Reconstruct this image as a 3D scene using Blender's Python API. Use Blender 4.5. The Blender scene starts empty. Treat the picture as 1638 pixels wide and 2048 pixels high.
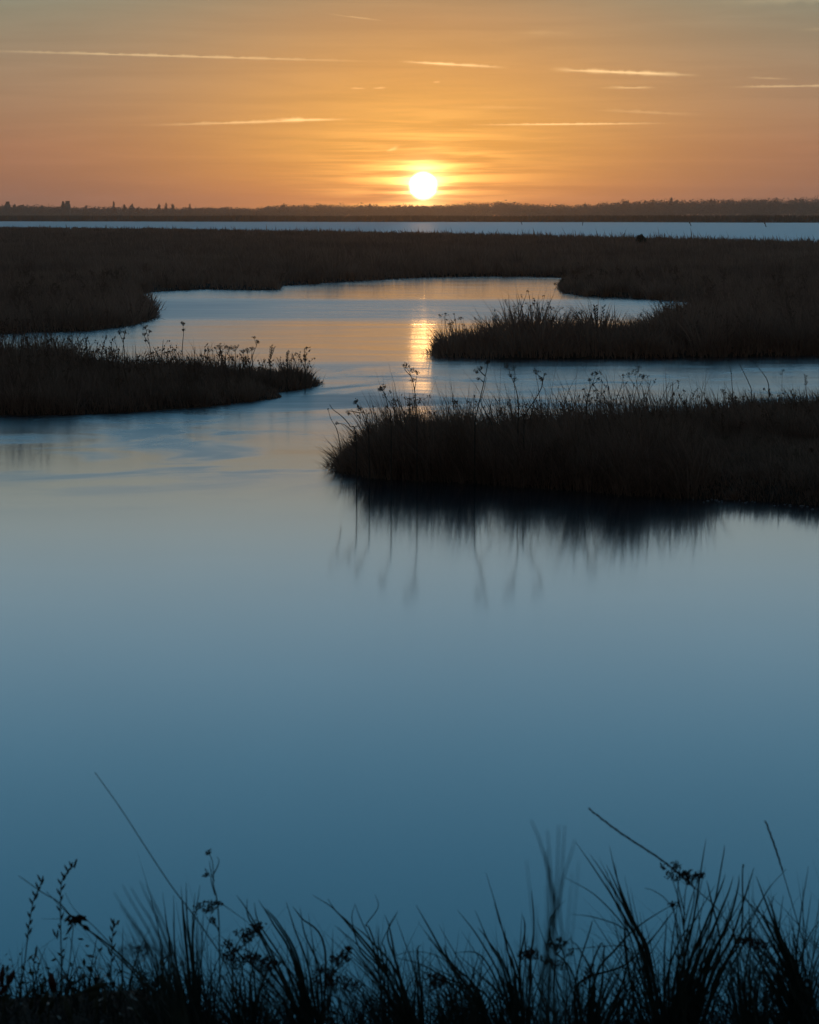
import bpy, math
import numpy as np
from mathutils import Vector

R = math.radians
S = bpy.context.scene
C = S.collection
rng = np.random.default_rng(7)

# ------------------------------------------------------------------ camera
FPX = 4400.0            # focal length in pixels of the 1638 x 2048 photograph
HZ = 434.0              # row of the horizon
EYE = 2.0
PITCH = math.atan((1024 - HZ) / FPX)
cam = bpy.data.cameras.new("camera")
camo = bpy.data.objects.new("camera", cam)
C.objects.link(camo)
camo.location = (0, 0, EYE)
camo.rotation_euler = (math.pi / 2 - PITCH, 0, 0)
cam.sensor_fit = 'VERTICAL'
cam.sensor_height = 36
cam.sensor_width = 28.8
cam.lens = FPX / 2048 * 36
cam.clip_start = 0.1
cam.clip_end = 60000
cam.dof.use_dof = True
cam.dof.focus_distance = 22
cam.dof.aperture_fstop = 14
S.camera = camo

# ------------------------------------------------------------------ exposure
S.view_settings.view_transform = 'Standard'
S.view_settings.look = 'None'
S.view_settings.exposure = 0
S.view_settings.gamma = 1
S.cycles.use_denoising = True
S.cycles.max_bounces = 6
S.cycles.volume_bounces = 1
S.cycles.sample_clamp_indirect = 4
S.cycles.volume_max_steps = 64

SUN_AZ = math.atan((846 - 819) / FPX)
SUN_EL = math.atan((HZ - 373) / FPX)


def lin(r, g, b):
    f = lambda c: (c / 255 / 12.92) if c / 255 <= 0.04045 else ((c / 255 + 0.055) / 1.055) ** 2.4
    return (f(r), f(g), f(b), 1)


# ------------------------------------------------------------------ world
W = bpy.data.worlds.new("World")
S.world = W
W.use_nodes = True
nt = W.node_tree
nt.nodes.clear()


class NB:
    """tiny node building helper"""
    def __init__(s, t): s.t = t
    def n(s, typ, **kw):
        nd = s.t.nodes.new(typ)
        for k, v in kw.items(): setattr(nd, k, v)
        return nd
    def put(s, sock, v):
        if isinstance(v, (int, float)): sock.default_value = v
        elif isinstance(v, (tuple, list)): sock.default_value = v
        else: s.t.links.new(v, sock)
    def m(s, op, a, b=0.0, c=None, clamp=False):
        nd = s.n('ShaderNodeMath', operation=op, use_clamp=clamp)
        s.put(nd.inputs[0], a); s.put(nd.inputs[1], b)
        if c is not None: s.put(nd.inputs[2], c)
        return nd.outputs[0]
    def mix(s, f, a, b, blend='MIX'):
        nd = s.n('ShaderNodeMix', data_type='RGBA', blend_type=blend)
        nd.clamp_factor = True
        s.put(nd.inputs[0], f); s.put(nd.inputs[6], a); s.put(nd.inputs[7], b)
        return nd.outputs[2]
    def ramp(s, f, stops, interp='LINEAR'):
        nd = s.n('ShaderNodeValToRGB')
        cr = nd.color_ramp; cr.interpolation = interp
        while len(cr.elements) < len(stops): cr.elements.new(0.5)
        for i, (p, c) in enumerate(stops):
            cr.elements[i].position = p
        for i, (p, c) in enumerate(stops):
            cr.elements[i].color = c
        s.put(nd.inputs[0], f)
        return nd.outputs[0]
    def noise(s, vec, scale, detail=2.0, rough=0.5, dist=0.0):
        nd = s.n('ShaderNodeTexNoise')
        nd.inputs['Scale'].default_value = scale
        nd.inputs['Detail'].default_value = detail
        nd.inputs['Roughness'].default_value = rough
        nd.inputs['Distortion'].default_value = dist
        if vec is not None: s.put(nd.inputs['Vector'], vec)
        return nd.outputs[0]
    def comb(s, x, y, z):
        nd = s.n('ShaderNodeCombineXYZ')
        s.put(nd.inputs[0], x); s.put(nd.inputs[1], y); s.put(nd.inputs[2], z)
        return nd.outputs[0]
    def sstep(s, v, lo, hi, a=0.0, b=1.0):
        nd = s.n('ShaderNodeMapRange', interpolation_type='SMOOTHSTEP')
        s.put(nd.inputs[0], v)
        nd.inputs[1].default_value = lo; nd.inputs[2].default_value = hi
        nd.inputs[3].default_value = a; nd.inputs[4].default_value = b
        return nd.outputs[0]


n = NB(nt)
tc = n.n('ShaderNodeTexCoord')
sep = n.n('ShaderNodeSeparateXYZ')
nt.links.new(tc.outputs['Generated'], sep.inputs[0])
vx, vy, vz = sep.outputs
el = n.m('MULTIPLY', n.m('ARCSINE', vz), 180 / math.pi)
az = n.m('MULTIPLY', n.m('ARCTAN2', vx, vy), 180 / math.pi)
EMAX = 90.0
GAIN = 1.6


def stops(lst, k3):
    out = []
    for e, c in lst:
        col = lin(*[a * b for a, b in zip(c, k3)]) if max(c) > 2 else (c[0], c[1], c[2], 1)
        out.append((math.sqrt(max(e, 0) / EMAX), tuple(v / GAIN for v in col[:3]) + (1,)))
    return out


UP = [(7.2, (.52, .57, .50)), (9, (.50, .71, .82)), (12, (.35, .70, .96)), (14, (.25, .65, .97)), (17, (.17, .59, .97)),
      (21, (.13, .58, 1.0)), (27, (.10, .42, .74)), (38, (.12, .16, .24)), (90, (.10, .10, .13))]
centre = [(0, (224, 132, 66)), (.5, (230, 145, 70)), (1.1, (238, 166, 78)), (1.75, (243, 178, 88)), (2.4, (239, 178, 94)),
          (3.05, (231, 174, 99)), (3.7, (221, 168, 104)), (4.35, (206, 161, 109)), (5.0, (190, 152, 112)),
          (5.65, (172, 147, 116))] + UP
side = [(0, (150, 104, 90)), (.5, (160, 110, 92)), (1.1, (165, 115, 92)), (1.75, (166, 118, 95)), (2.4, (164, 125, 102)),
        (3.05, (161, 130, 108)), (3.7, (157, 133, 112)), (4.35, (150, 135, 116)), (5.0, (141, 136, 119)),
        (5.65, (131, 138, 124))] + UP
ef = n.m('SQRT', n.m('DIVIDE', n.m('MAXIMUM', el, 0.0), EMAX))
cc = n.ramp(ef, stops(centre, (.96, .925, .86)))
cs = n.ramp(ef, stops(side, (.93, .945, .93)))
azs = n.m('SUBTRACT', az, math.degrees(SUN_AZ))
g = n.m('EXPONENT', n.m('MULTIPLY', n.m('POWER', n.m('ABSOLUTE', n.m('DIVIDE', azs, 6.2)), 2.0), -1.0))
base = n.mix(g, cs, cc)
# wide glow round the sun, streaked by thin cloud
des = n.m('SUBTRACT', el, math.degrees(SUN_EL))
stv = n.comb(n.m('MULTIPLY', az, .28), n.m('MULTIPLY', el, 5.0), 3.3)
st = n.noise(stv, 1.0, 3.0, .55, .3)
r1 = n.m('SQRT', n.m('ADD', n.m('POWER', n.m('ABSOLUTE', n.m('DIVIDE', azs, 1.5)), 2.0), n.m('POWER', n.m('ABSOLUTE', n.m('DIVIDE', n.m('ADD', des, -.1), .8)), 2.0)))
halo = n.m('EXPONENT', n.m('MULTIPLY', r1, -1.5))
r2 = n.m('SQRT', n.m('ADD', n.m('POWER', azs, 2.0), n.m('POWER', des, 2.0)))
stf = n.sstep(st, .34, .66, .1, 2.3)
halo = n.m('MULTIPLY', halo, stf)
base = n.mix(1.0, base, n.mix(halo, (0, 0, 0, 1), (.95, .50, .12, 1)), 'ADD')
core = n.m('EXPONENT', n.m('MULTIPLY', r2, -4.6))
core = n.m('MULTIPLY', core, n.sstep(st, .35, .65, .65, 1.5))
base = n.mix(1.0, base, n.mix(core, (0, 0, 0, 1), (5.0, 3.4, 1.5, 1)), 'ADD')
# faint banding of thin cirrus over the whole low sky
band = n.sstep(n.noise(n.comb(n.m('MULTIPLY', az, .16), n.m('MULTIPLY', el, 2.6), 9.1), 1.0, 4.0, .6, .4), .3, .75, .95, 1.07)
bandc = n.comb(band, band, band)
base = n.mix(1.0, base, bandc, 'MULTIPLY')


def streak(x0, y0, x1, y1, w, amp, curve=0.0, seed=0.0, soft=0.25, frag=0.5):
    """thin cloud trail between two directions given as rows/columns of the photo"""
    ext = .06 * (x1 - x0); sl_ = (y1 - y0) / (x1 - x0)
    x0, x1, y0, y1 = x0 - ext, x1 + ext, y0 - ext * sl_, y1 + ext * sl_
    soft = min(.48, soft + .14)
    A = lambda x: math.degrees(math.atan((x - 819) / FPX))
    E = lambda y: math.degrees(math.atan((HZ - y) / FPX))
    a0, a1, e0, e1 = A(x0), A(x1), E(y0), E(y1)
    t = n.m('DIVIDE', n.m('SUBTRACT', az, a0), a1 - a0)
    line = n.m('ADD', n.m('MULTIPLY', t, e1 - e0), e0)
    if curve:
        line = n.m('ADD', line, n.m('MULTIPLY', n.m('MULTIPLY', t, n.m('SUBTRACT', 1.0, t)), curve))
    wob = n.noise(n.comb(n.m('MULTIPLY', az, 2.2), seed, 0.0), 1.0, 4.0, .6)
    line = n.m('ADD', line, n.m('MULTIPLY', n.m('SUBTRACT', wob, .5), .055))
    wd = n.m('MULTIPLY', n.sstep(wob, .35, .65, .5, 1.2), w / 80.0)
    dd = n.m('DIVIDE', n.m('SUBTRACT', el, line), wd)
    prof = n.m('EXPONENT', n.m('MULTIPLY', n.m('MULTIPLY', dd, dd), -1.0))
    ends = n.m('MULTIPLY', n.sstep(t, 0.0, soft), n.sstep(t, 1.0 - soft, 1.0, 1.0, 0.0))
    fr = n.noise(n.comb(n.m('MULTIPLY', az, 1.3), seed + 5.0, n.m('MULTIPLY', el, 3.0)), 1.0, 3.0, .6)
    fr = n.sstep(fr, .25, .6, 1.0 - frag, 1.15)
    return n.m('MULTIPLY', n.m('MULTIPLY', n.m('MULTIPLY', prof, ends), fr), amp)


trails = [
    (-60, 116, 760, 132, 2.3, .30, .09, 1.0, .3, .3), (800, 131, 1010, 143, 2.6, .62, 0, 2.0, .3, .3),
    (1095, 147, 1385, 160, 3.4, .55, 0, 3.0, .25, .3), (1190, 183, 1305, 183, 2.3, .30, 0, 4.0, .3, .6),
    (1430, 183, 1720, 182, 2.3, .26, 0, 5.0, .3, .6), (1480, 165, 1570, 169, 2.0, .14, 0, 6.0, .3, .3),
    (300, 256, 720, 242, 2.6, .34, 0, 7.0, .45, .2), (530, 245, 690, 243, 3.0, .42, 0, 7.6, .35, .1),
    (935, 254, 1330, 252, 1.9, .52, 0, 8.0, .35, .1), (655, 39, 775, 54, 1.5, .16, 0, 9.0, .4, .3),
    (1170, 225, 1400, 236, 3.2, .12, 0, 10.0, .35, .5), (1385, 22, 1800, 14, 8.0, .09, 0, 11.0, .3, .5),
    (700, 183, 735, 183, 1.8, .2, 0, 12.0, .3, .4), (745, 183, 775, 182, 1.8, .22, 0, 12.6, .3, .4),
    (864, 171, 880, 171, 2.0, .2, 0, 13.0, .3, .2), (1010, 76, 1150, 78, 4.5, .05, 0, 14.0, .35, .4),
    (880, 218, 1110, 222, 3.5, .06, 0, 15.0, .35, .4), (772, 305, 798, 298, 3.6, .30, 0, 16.0, .3, .1),
    (1560, 76, 1700, 74, 3.5, .05, 0, 17.0, .35, .4)]
acc = None
for tr in trails:
    s_ = streak(*tr)
    acc = s_ if acc is None else n.m('ADD', acc, s_)
base = n.mix(1.0, base, n.mix(acc, (0, 0, 0, 1), (.62, .45, .22, 1)), 'ADD')
# sun disc
disc = n.sstep(r2, .27, .40, 1.0, 0.0)
base = n.mix(1.0, base, n.mix(disc, (0, 0, 0, 1), (2.6, 2.0, 1.4, 1)), 'ADD')
# the sky away from the sunset is darker
base = n.mix(1.0, base, n.mix(n.sstep(vy, -.2, .85), (.34, .22, .17, 1), (1, 1, 1, 1)), 'MULTIPLY')   # rosy dusk behind the camera
gain = n.n('ShaderNodeVectorMath', operation='SCALE')
nt.links.new(base, gain.inputs[0]); gain.inputs[3].default_value = GAIN
bg = n.n('ShaderNodeBackground')
nt.links.new(gain.outputs[0], bg.inputs[0]); bg.inputs[1].default_value = 1.0
sky = n.n('ShaderNodeTexSky', sky_type='NISHITA')
sky.sun_disc = False
sky.sun_elevation = SUN_EL
sky.sun_rotation = SUN_AZ
sky.altitude = 0
sky.dust_density = 2.0
bg2 = n.n('ShaderNodeBackground')
nt.links.new(sky.outputs[0], bg2.inputs[0]); bg2.inputs[1].default_value = 0.006
addn = n.n('ShaderNodeAddShader')
nt.links.new(bg.outputs[0], addn.inputs[0]); nt.links.new(bg2.outputs[0], addn.inputs[1])
wo = n.n('ShaderNodeOutputWorld')
nt.links.new(addn.outputs[0], wo.inputs[0])
W.cycles.sampling_method = 'MANUAL'
W.cycles.sample_map_resolution = 2048

# ------------------------------------------------------------------ sun lamp
sl = bpy.data.lights.new("sun", 'SUN')
sl.energy = 0.022
sl.angle = R(.6)
sl.color = (1, .50, .16)
slo = bpy.data.objects.new("sun", sl)
C.objects.link(slo)
sd_ = Vector((math.sin(SUN_AZ) * math.cos(SUN_EL), math.cos(SUN_AZ) * math.cos(SUN_EL), math.sin(SUN_EL)))
slo.rotation_euler = sd_.to_track_quat('Z', 'Y').to_euler()

# ------------------------------------------------------------------ helpers
FW = np.array([0, math.cos(PITCH), -math.sin(PITCH)])
UPV = np.array([0, math.sin(PITCH), math.cos(PITCH)])


def ray(px, py):
    return FW + np.array([1., 0, 0]) * (px - 819) / FPX + UPV * (1024 - py) / FPX


def P(px, py, Y):                       # point of the line of sight at depth Y
    d = ray(px, py)
    return np.array([0, 0, EYE]) + d * (Y / d[1])


def Gd(px, py, z=0.0):                  # point of the line of sight on level z
    d = ray(px, py)
    return np.array([0, 0, EYE]) + d * ((z - EYE) / d[2])


def tag(o, label=None, cat=None, group=None, kind=None):
    if label: o['label'] = label
    if cat: o['category'] = cat
    if group: o['group'] = group
    if kind: o['kind'] = kind
    return o


def np_mesh(name, verts, tris=None, quads=None, mat=None, parent=None, attrs=None, smooth=False):
    me = bpy.data.meshes.new(name)
    verts = np.asarray(verts, dtype=np.float32)
    me.vertices.add(len(verts))
    me.vertices.foreach_set('co', verts.ravel())
    loops, starts, tot = [], [], 0
    for f, k in ((tris, 3), (quads, 4)):
        if f is None or len(f) == 0: continue
        f = np.asarray(f, dtype=np.int32)
        loops.append(f.ravel())
        starts.append(np.arange(len(f), dtype=np.int32) * k + tot)
        tot += f.size
    loops = np.concatenate(loops); starts = np.concatenate(starts)
    me.loops.add(len(loops)); me.polygons.add(len(starts))
    me.loops.foreach_set('vertex_index', loops)
    me.polygons.foreach_set('loop_start', starts)
    me.update(calc_edges=True)
    me.validate()
    if smooth:
        me.polygons.foreach_set('use_smooth', np.ones(len(me.polygons), dtype=bool))
    if attrs:
        for k, v in attrs.items():
            a = me.attributes.new(k, 'FLOAT', 'POINT')
            a.data.foreach_set('value', np.asarray(v, dtype=np.float32))
    if mat: me.materials.append(mat)
    o = bpy.data.objects.new(name, me)
    C.objects.link(o)
    if parent is not None: o.parent = parent
    return o


class MB:
    """collects tubes and leaf shapes into one mesh, in local coordinates of an origin"""
    def __init__(s, origin=(0, 0, 0)):
        s.v, s.t, s.q, s.nv = [], [], [], 0
        s.o = np.array(origin, dtype=float)

    def add(s, v, t=None, q=None):
        s.v.append(np.asarray(v, float) - s.o)
        if t is not None and len(t): s.t.append(np.asarray(t, int) + s.nv)
        if q is not None and len(q): s.q.append(np.asarray(q, int) + s.nv)
        s.nv += len(v)

    def tube(s, pts, rad, sides=5, flat=1.0, up=(0, 1, 0)):
        pts = np.asarray(pts, float); k = len(pts)
        rad = np.asarray(rad, float) * np.ones(k)
        tg = np.gradient(pts, axis=0)
        tg /= np.linalg.norm(tg, axis=1)[:, None] + 1e-9
        up = np.asarray(up, float)
        a = np.cross(tg, up); a /= np.linalg.norm(a, axis=1)[:, None] + 1e-9
        b = np.cross(tg, a)
        th = np.arange(sides) / sides * 2 * np.pi
        ring = (np.cos(th)[None, :, None] * a[:, None, :] + flat * np.sin(th)[None, :, None] * b[:, None, :])
        v = (pts[:, None, :] + ring * rad[:, None, None]).reshape(-1, 3)
        i = np.arange(k - 1)[:, None] * sides; j = np.arange(sides)[None, :]; j2 = (j + 1) % sides
        q = np.stack([i + j, i + j2, i + sides + j2, i + sides + j], -1).reshape(-1, 4)
        t = []
        for e in (0, (k - 1) * sides):
            for m in range(1, sides - 1):
                t.append((e, e + m, e + m + 1))
        s.add(v, t, q)

    def leaf(s, p0, p1, w, nrm=(0, 1, 0), th=.15, belly=.45):
        """a spindle shaped leaf / spikelet with thickness"""
        p0 = np.asarray(p0, float); p1 = np.asarray(p1, float)
        ts = np.array([0, .2, .45, .7, .9, 1.0])
        prof = np.array([.12, .7, 1, .75, .35, .04])
        s.tube(p0 + (p1 - p0) * ts[:, None], prof * w, 6, th, nrm)

    def build(s, name, mat, parent=None, smooth=True):
        return np_mesh(name, np.concatenate(s.v), np.concatenate(s.t) if s.t else None,
                       np.concatenate(s.q) if s.q else None, mat, parent, None, smooth)


def crom(pts, per=6):
    p = np.asarray(pts, float)
    if len(p) == 2:
        t = np.linspace(0, 1, per)[:, None]
        return p[0] * (1 - t) + p[1] * t
    e = np.vstack([2 * p[0] - p[1], p, 2 * p[-1] - p[-2]])
    out = []
    for i in range(1, len(e) - 2):
        for t in np.arange(per) / per:
            a, b, c, d = e[i - 1], e[i], e[i + 1], e[i + 2]
            out.append(.5 * (2 * b + (c - a) * t + (2 * a - 5 * b + 4 * c - d) * t * t + (3 * b - a - 3 * c + d) * t ** 3))
    out.append(p[-1])
    return np.array(out)


def wnoise(x, y, s, seed=0):            # cheap smooth noise, about -1..1
    r = np.random.default_rng(seed)
    v = np.zeros_like(x, dtype=float); amp = 1.0; tot = 0
    for o in range(3):
        for k in range(4):
            a = r.uniform(0, 2 * np.pi); ph = r.uniform(0, 6.28); f = r.uniform(.7, 1.4) * s * 2 ** o * 2
            v += amp * np.sin((x * math.cos(a) + y * math.sin(a)) * f + ph); tot += amp * .5
        amp *= .55
    return v / tot


def sdist(x, y, poly):                  # signed distance, positive inside
    poly = np.asarray(poly, float)[:, :2]
    d = np.full(x.shape, 1e9); ins = np.zeros(x.shape, bool)
    m = len(poly)
    for i in range(m):
        x0, y0 = poly[i]; x1, y1 = poly[(i + 1) % m]
        ex, ey = x1 - x0, y1 - y0
        t = np.clip(((x - x0) * ex + (y - y0) * ey) / (ex * ex + ey * ey + 1e-12), 0, 1)
        d = np.minimum(d, np.hypot(x - x0 - t * ex, y - y0 - t * ey))
        if y0 != y1:
            c = ((y0 > y) != (y1 > y)) & (x < (x1 - x0) * (y - y0) / (y1 - y0) + x0)
            ins ^= c
    return np.where(ins, d, -d)


# ------------------------------------------------------------------ materials
def mat(name, col, rough=.8, spec=.2, var=None, tint=None, trans=0.0, nscale=3.0, bump=0.0):
    m = bpy.data.materials.new(name); m.use_nodes = True
    t = m.node_tree; k = NB(t)
    b = t.nodes['Principled BSDF']
    b.inputs['Roughness'].default_value = rough
    b.inputs['Specular IOR Level'].default_value = spec
    c0 = tuple(col) + (1,)
    if var is not None:
        c1 = tuple(var) + (1,)
        gco = k.n('ShaderNodeNewGeometry').outputs['Position']
        f = k.sstep(k.noise(gco, nscale, 4.0, .6), .32, .68)
        if tint:
            at = k.n('ShaderNodeAttribute'); at.attribute_name = tint
            f = k.m('ADD', k.m('MULTIPLY', at.outputs['Fac'], .65), k.m('MULTIPLY', f, .35))
        out = k.mix(f, c0, c1)
        t.links.new(out, b.inputs['Base Color'])
    else:
        b.inputs['Base Color'].default_value = c0
    if bump:
        bn = k.n('ShaderNodeBump'); bn.inputs['Distance'].default_value = bump
        gco = k.n('ShaderNodeNewGeometry').outputs['Position']
        t.links.new(k.noise(gco, nscale * 4, 5.0, .6), bn.inputs['Height'])
        t.links.new(bn.outputs[0], b.inputs['Normal'])
    if trans:
        tr = k.n('ShaderNodeBsdfTranslucent')
        if var is not None: t.links.new(out, tr.inputs[0])
        else: tr.inputs[0].default_value = c0
        mx = k.n('ShaderNodeMixShader'); mx.inputs[0].default_value = trans
        t.links.new(b.outputs[0], mx.inputs[1]); t.links.new(tr.outputs[0], mx.inputs[2])
        t.links.new(mx.outputs[0], t.nodes['Material Output'].inputs[0])
    return m


M_soil = mat('dark_marsh_soil', (.018, .014, .010), .95, .1, (.035, .028, .018), nscale=1.5, bump=.02)
M_grass = mat('dry_marsh_grass', (.095, .058, .042), .9, .05, (.31, .19, .135), tint='tint', trans=.25)
M_far = mat('far_marsh_grass', (.13, .080, .058), .9, .05, (.38, .235, .17), tint='tint', trans=.2, nscale=.15)
M_reed = mat('distant_reeds', (.030, .024, .017), .9, .1, (.060, .045, .030), tint='tint', nscale=.05)
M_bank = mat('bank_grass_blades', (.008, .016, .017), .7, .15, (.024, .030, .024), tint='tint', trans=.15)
M_stem = mat('dry_brown_stem', (.030, .022, .016), .7, .2, (.060, .042, .028), nscale=40)
M_seed = mat('dark_seed_head', (.020, .014, .011), .85, .1, (.040, .026, .018), nscale=60)
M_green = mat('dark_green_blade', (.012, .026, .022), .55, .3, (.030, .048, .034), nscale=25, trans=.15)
M_leafr = mat('reddish_leaf', (.045, .014, .014), .6, .3, (.07, .022, .018), nscale=40, trans=.2)
M_leafg = mat('leathery_green_leaf', (.012, .022, .012), .5, .35, (.026, .038, .018), nscale=40, trans=.1)
M_bark = mat('grey_brown_bark', (.045, .038, .032), .9, .1, (.07, .06, .05), nscale=.6)
M_twig = mat('bare_winter_twigs', (.040, .032, .027), .9, .1, (.065, .052, .042), nscale=.08)
M_stone = mat('dark_limestone', (.05, .043, .038), .95, .1, (.08, .068, .06), nscale=.2)  # stone toned dark all over so the towers read as dark outlines
M_foam = mat('greyish_foam', (.14, .15, .17), .8, .2, (.26, .27, .30), nscale=8)
M_wood = mat('wet_dark_wood', (.03, .024, .02), .7, .3, (.05, .04, .03), nscale=8)

# water
M_water = bpy.data.materials.new('calm_evening_water'); M_water.use_nodes = True
t = M_water.node_tree; k = NB(t); b = t.nodes['Principled BSDF']
pos = k.n('ShaderNodeNewGeometry').outputs['Position']
sp = k.n('ShaderNodeSeparateXYZ'); t.links.new(pos, sp.inputs[0])
X, Y_, Z_ = sp.outputs
b.inputs['Base Color'].default_value = (.004, .014, .020, 1)
b.inputs['IOR'].default_value = 1.333
b.inputs['Specular IOR Level'].default_value = .5
# breeze: still in the lee of the near bank, ruffled further out
wv = k.comb(k.m('MULTIPLY', X, .30), k.m('ADD', k.m('MULTIPLY', Y_, 1.05), k.m('MULTIPLY', X, .10)), 0.0)
str1 = k.noise(wv, 1.0, 4.0, .6, .6)
wv2 = k.comb(k.m('MULTIPLY', X, .05), k.m('MULTIPLY', Y_, .16), 4.0)
str2 = k.noise(wv2, 1.0, 3.0, .5, .5)
brz = k.sstep(Y_, 16.0, 26.0)
lr = k.n('ShaderNodeMapRange'); t.links.new(Y_, lr.inputs[0])
wy_ = k.m('ADD', Y_, k.m('MULTIPLY', k.m('SUBTRACT', str2, .5), 5.0))
patch = k.sstep(k.m('ABSOLUTE', k.m('SUBTRACT', wy_, 48.5)), 3.5, 7.0, 1.0, 0.0)
patch2 = k.sstep(k.m('ABSOLUTE', k.m('SUBTRACT', wy_, 25.5)), 3.5, 7.0, 1.0, 0.0)
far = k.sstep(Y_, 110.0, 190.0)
rr = k.m('ADD', k.m('ADD', .095, k.m('MULTIPLY', k.m('SUBTRACT', str1, .5), .03)), k.m('MULTIPLY', brz, .055))
st3 = k.noise(k.comb(k.m('ADD', k.m('MULTIPLY', X, .45), k.m('MULTIPLY', Y_, -.12)), k.m('ADD', k.m('MULTIPLY', Y_, .55), k.m('MULTIPLY', X, -.10)), 2.0), 1.0, 4.0, .62, .8)
lee = k.m('MULTIPLY', k.m('MULTIPLY', k.sstep(Y_, 14.0, 18.5), k.sstep(Y_, 26.0, 32.0, 1.0, 0.0)), k.sstep(st3, .46, .64))
rr = k.m('ADD', rr, k.m('MULTIPLY', lee, .17))
rr = k.m('ADD', rr, k.m('MULTIPLY', k.m('MULTIPLY', brz, k.sstep(X, -6.0, -1.2, 1.0, 0.0)), .08))
rr = k.m('ADD', rr, k.m('MULTIPLY', patch2, .07))
rr = k.m('ADD', rr, k.m('MULTIPLY', k.m('MULTIPLY', brz, k.m('SUBTRACT', str1, .5)), .13))
rr = k.m('ADD', rr, k.m('MULTIPLY', patch, .12))
rr = k.m('ADD', rr, k.m('MULTIPLY', far, .30))
rr = k.m('MAXIMUM', rr, .05)
t.links.new(rr, b.inputs['Roughness'])
far_sheen = k.mix(far, (.004, .014, .020, 1), (.23, .31, .33, 1))      # pale base colour stands in for sky reflected off the water beyond the marsh
t.links.new(far_sheen, b.inputs['Base Color'])
bn = k.n('ShaderNodeBump'); bn.inputs['Strength'].default_value = 1.0
bn.inputs['Distance'].default_value = .010
t.links.new(k.m('MULTIPLY', k.noise(wv, .9, 3.0, .5, .4), brz), bn.inputs['Height'])
t.links.new(bn.outputs[0], b.inputs['Normal'])

# ------------------------------------------------------------------ the lie of the land
g2 = lambda px, py: Gd(px, py)[:2]


def at_d(px, d): return np.array([(px - 819) / FPX * d, d])


MARSH = [g2(-1500, 668), g2(-300, 667), g2(0, 665), g2(110, 664), g2(200, 660), g2(270, 649), g2(306, 641), g2(312, 632),
         g2(300, 614), g2(284, 600), g2(276, 590), g2(300, 584), g2(400, 579), g2(480, 580), g2(553, 580), g2(562, 572), g2(640, 567),
         g2(700, 562), g2(850, 554), g2(1000, 552), g2(1150, 554), g2(1170, 557), g2(1122, 566), g2(1116, 576), g2(1130, 587), g2(1180, 592),
         g2(1260, 595), g2(1330, 600), g2(1400, 607), g2(1432, 611), g2(1390, 624), g2(1325, 648), g2(1305, 680), g2(1200, 688),
         g2(1080, 690), g2(1000, 694), g2(920, 698), g2(872, 702), g2(860, 708), g2(866, 714), g2(1000, 718), g2(1300, 716), g2(1500, 713),
         g2(1638, 710), g2(3000, 700),
         at_d(3000, 122), at_d(1638, 147), at_d(1200, 185), at_d(819, 236), at_d(400, 298), at_d(0, 364), at_d(-1500, 400)]
LEFT_ISLE = [g2(-1500, 840), g2(0, 831), g2(150, 829), g2(250, 826), g2(400, 815), g2(480, 806), g2(525, 800), g2(550, 797), g2(552, 795), g2(540, 787), g2(600, 779),
             g2(636, 771), g2(638, 766), g2(600, 762), g2(540, 761), g2(480, 760), g2(400, 756), g2(300, 754), g2(230, 752), g2(150, 744), g2(70, 738), g2(0, 733), g2(-1500, 725)]
NEAR_ISLE = [g2(668, 930), g2(682, 943), g2(750, 955), g2(850, 962), g2(960, 966), g2(1100, 976), g2(1250, 988), g2(1370, 996), g2(1500, 1000), g2(1638, 1012),
             g2(3000, 1060), g2(3000, 850), g2(1638, 847), g2(1450, 852), g2(1350, 866), g2(1200, 884), g2(1000, 892), g2(850, 890), g2(760, 896), g2(700, 910), g2(672, 922)]
BANK = [(-12, 4.75), (-6, 4.9), (-2.2, 4.55), (-1.2, 4.35), (-.4, 4.45), (.3, 4.4), (1, 4.5), (2, 4.6), (6, 4.9), (12, 4.7), (30, 2), (30, -30), (-30, -30), (-30, 2)]


def far_shore(x):                       # depth of the far shore line
    return 1010 - (x + 190) / 380 * 250 + 12 * np.sin(x / 31.0) + 6 * np.sin(x / 11.0)


def height(x, y):
    z = np.full(x.shape, -.5)
    sh = wnoise(x, y, 1.2, 5)
    for poly, top, run, jit in ((MARSH, .13, .8, .12), (LEFT_ISLE, .12, .5, .07), (NEAR_ISLE, .17, .8, .07)):
        m = (x > poly_min(poly, 0) - 3) & (x < poly_max(poly, 0) + 3) & (y > poly_min(poly, 1) - 3) & (y < poly_max(poly, 1) + 3)
        if not m.any(): continue
        d = sdist(x[m], y[m], poly) + sh[m] * jit
        zz = -.5 + .5 * np.clip(1 + d / .5, 0, 1) + top * (1 - np.exp(-np.clip(d, 0, None) / run * 1.6)) + .02 * sh[m] * (d > .3)
        z[m] = np.maximum(z[m], zz)
    m = y < 8
    if m.any():
        d = sdist(x[m], y[m], BANK)
        z[m] = np.maximum(z[m], np.where(d > -1.2, -.5 + (.80 + .12 * np.clip((-.38 - x[m]) / .15, 0, 1)) * np.clip((d + .9) / .95, 0, 1) ** .7, -.5) + .02 * sh[m] * (d > 0))
    m = y > 600
    if m.any():
        d = y[m] - far_shore(x[m])
        z[m] = np.maximum(z[m], np.clip(-.5 + d / 6, -.5, 1.1))
    return z


def poly_min(p, i): return min(float(q[i]) for q in p)
def poly_max(p, i): return max(float(q[i]) for q in p)


def graded(segs):
    out = []
    for a, b_, st_ in segs: out.append(np.arange(a, b_, st_))
    return np.unique(np.round(np.concatenate(out), 4))


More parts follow.
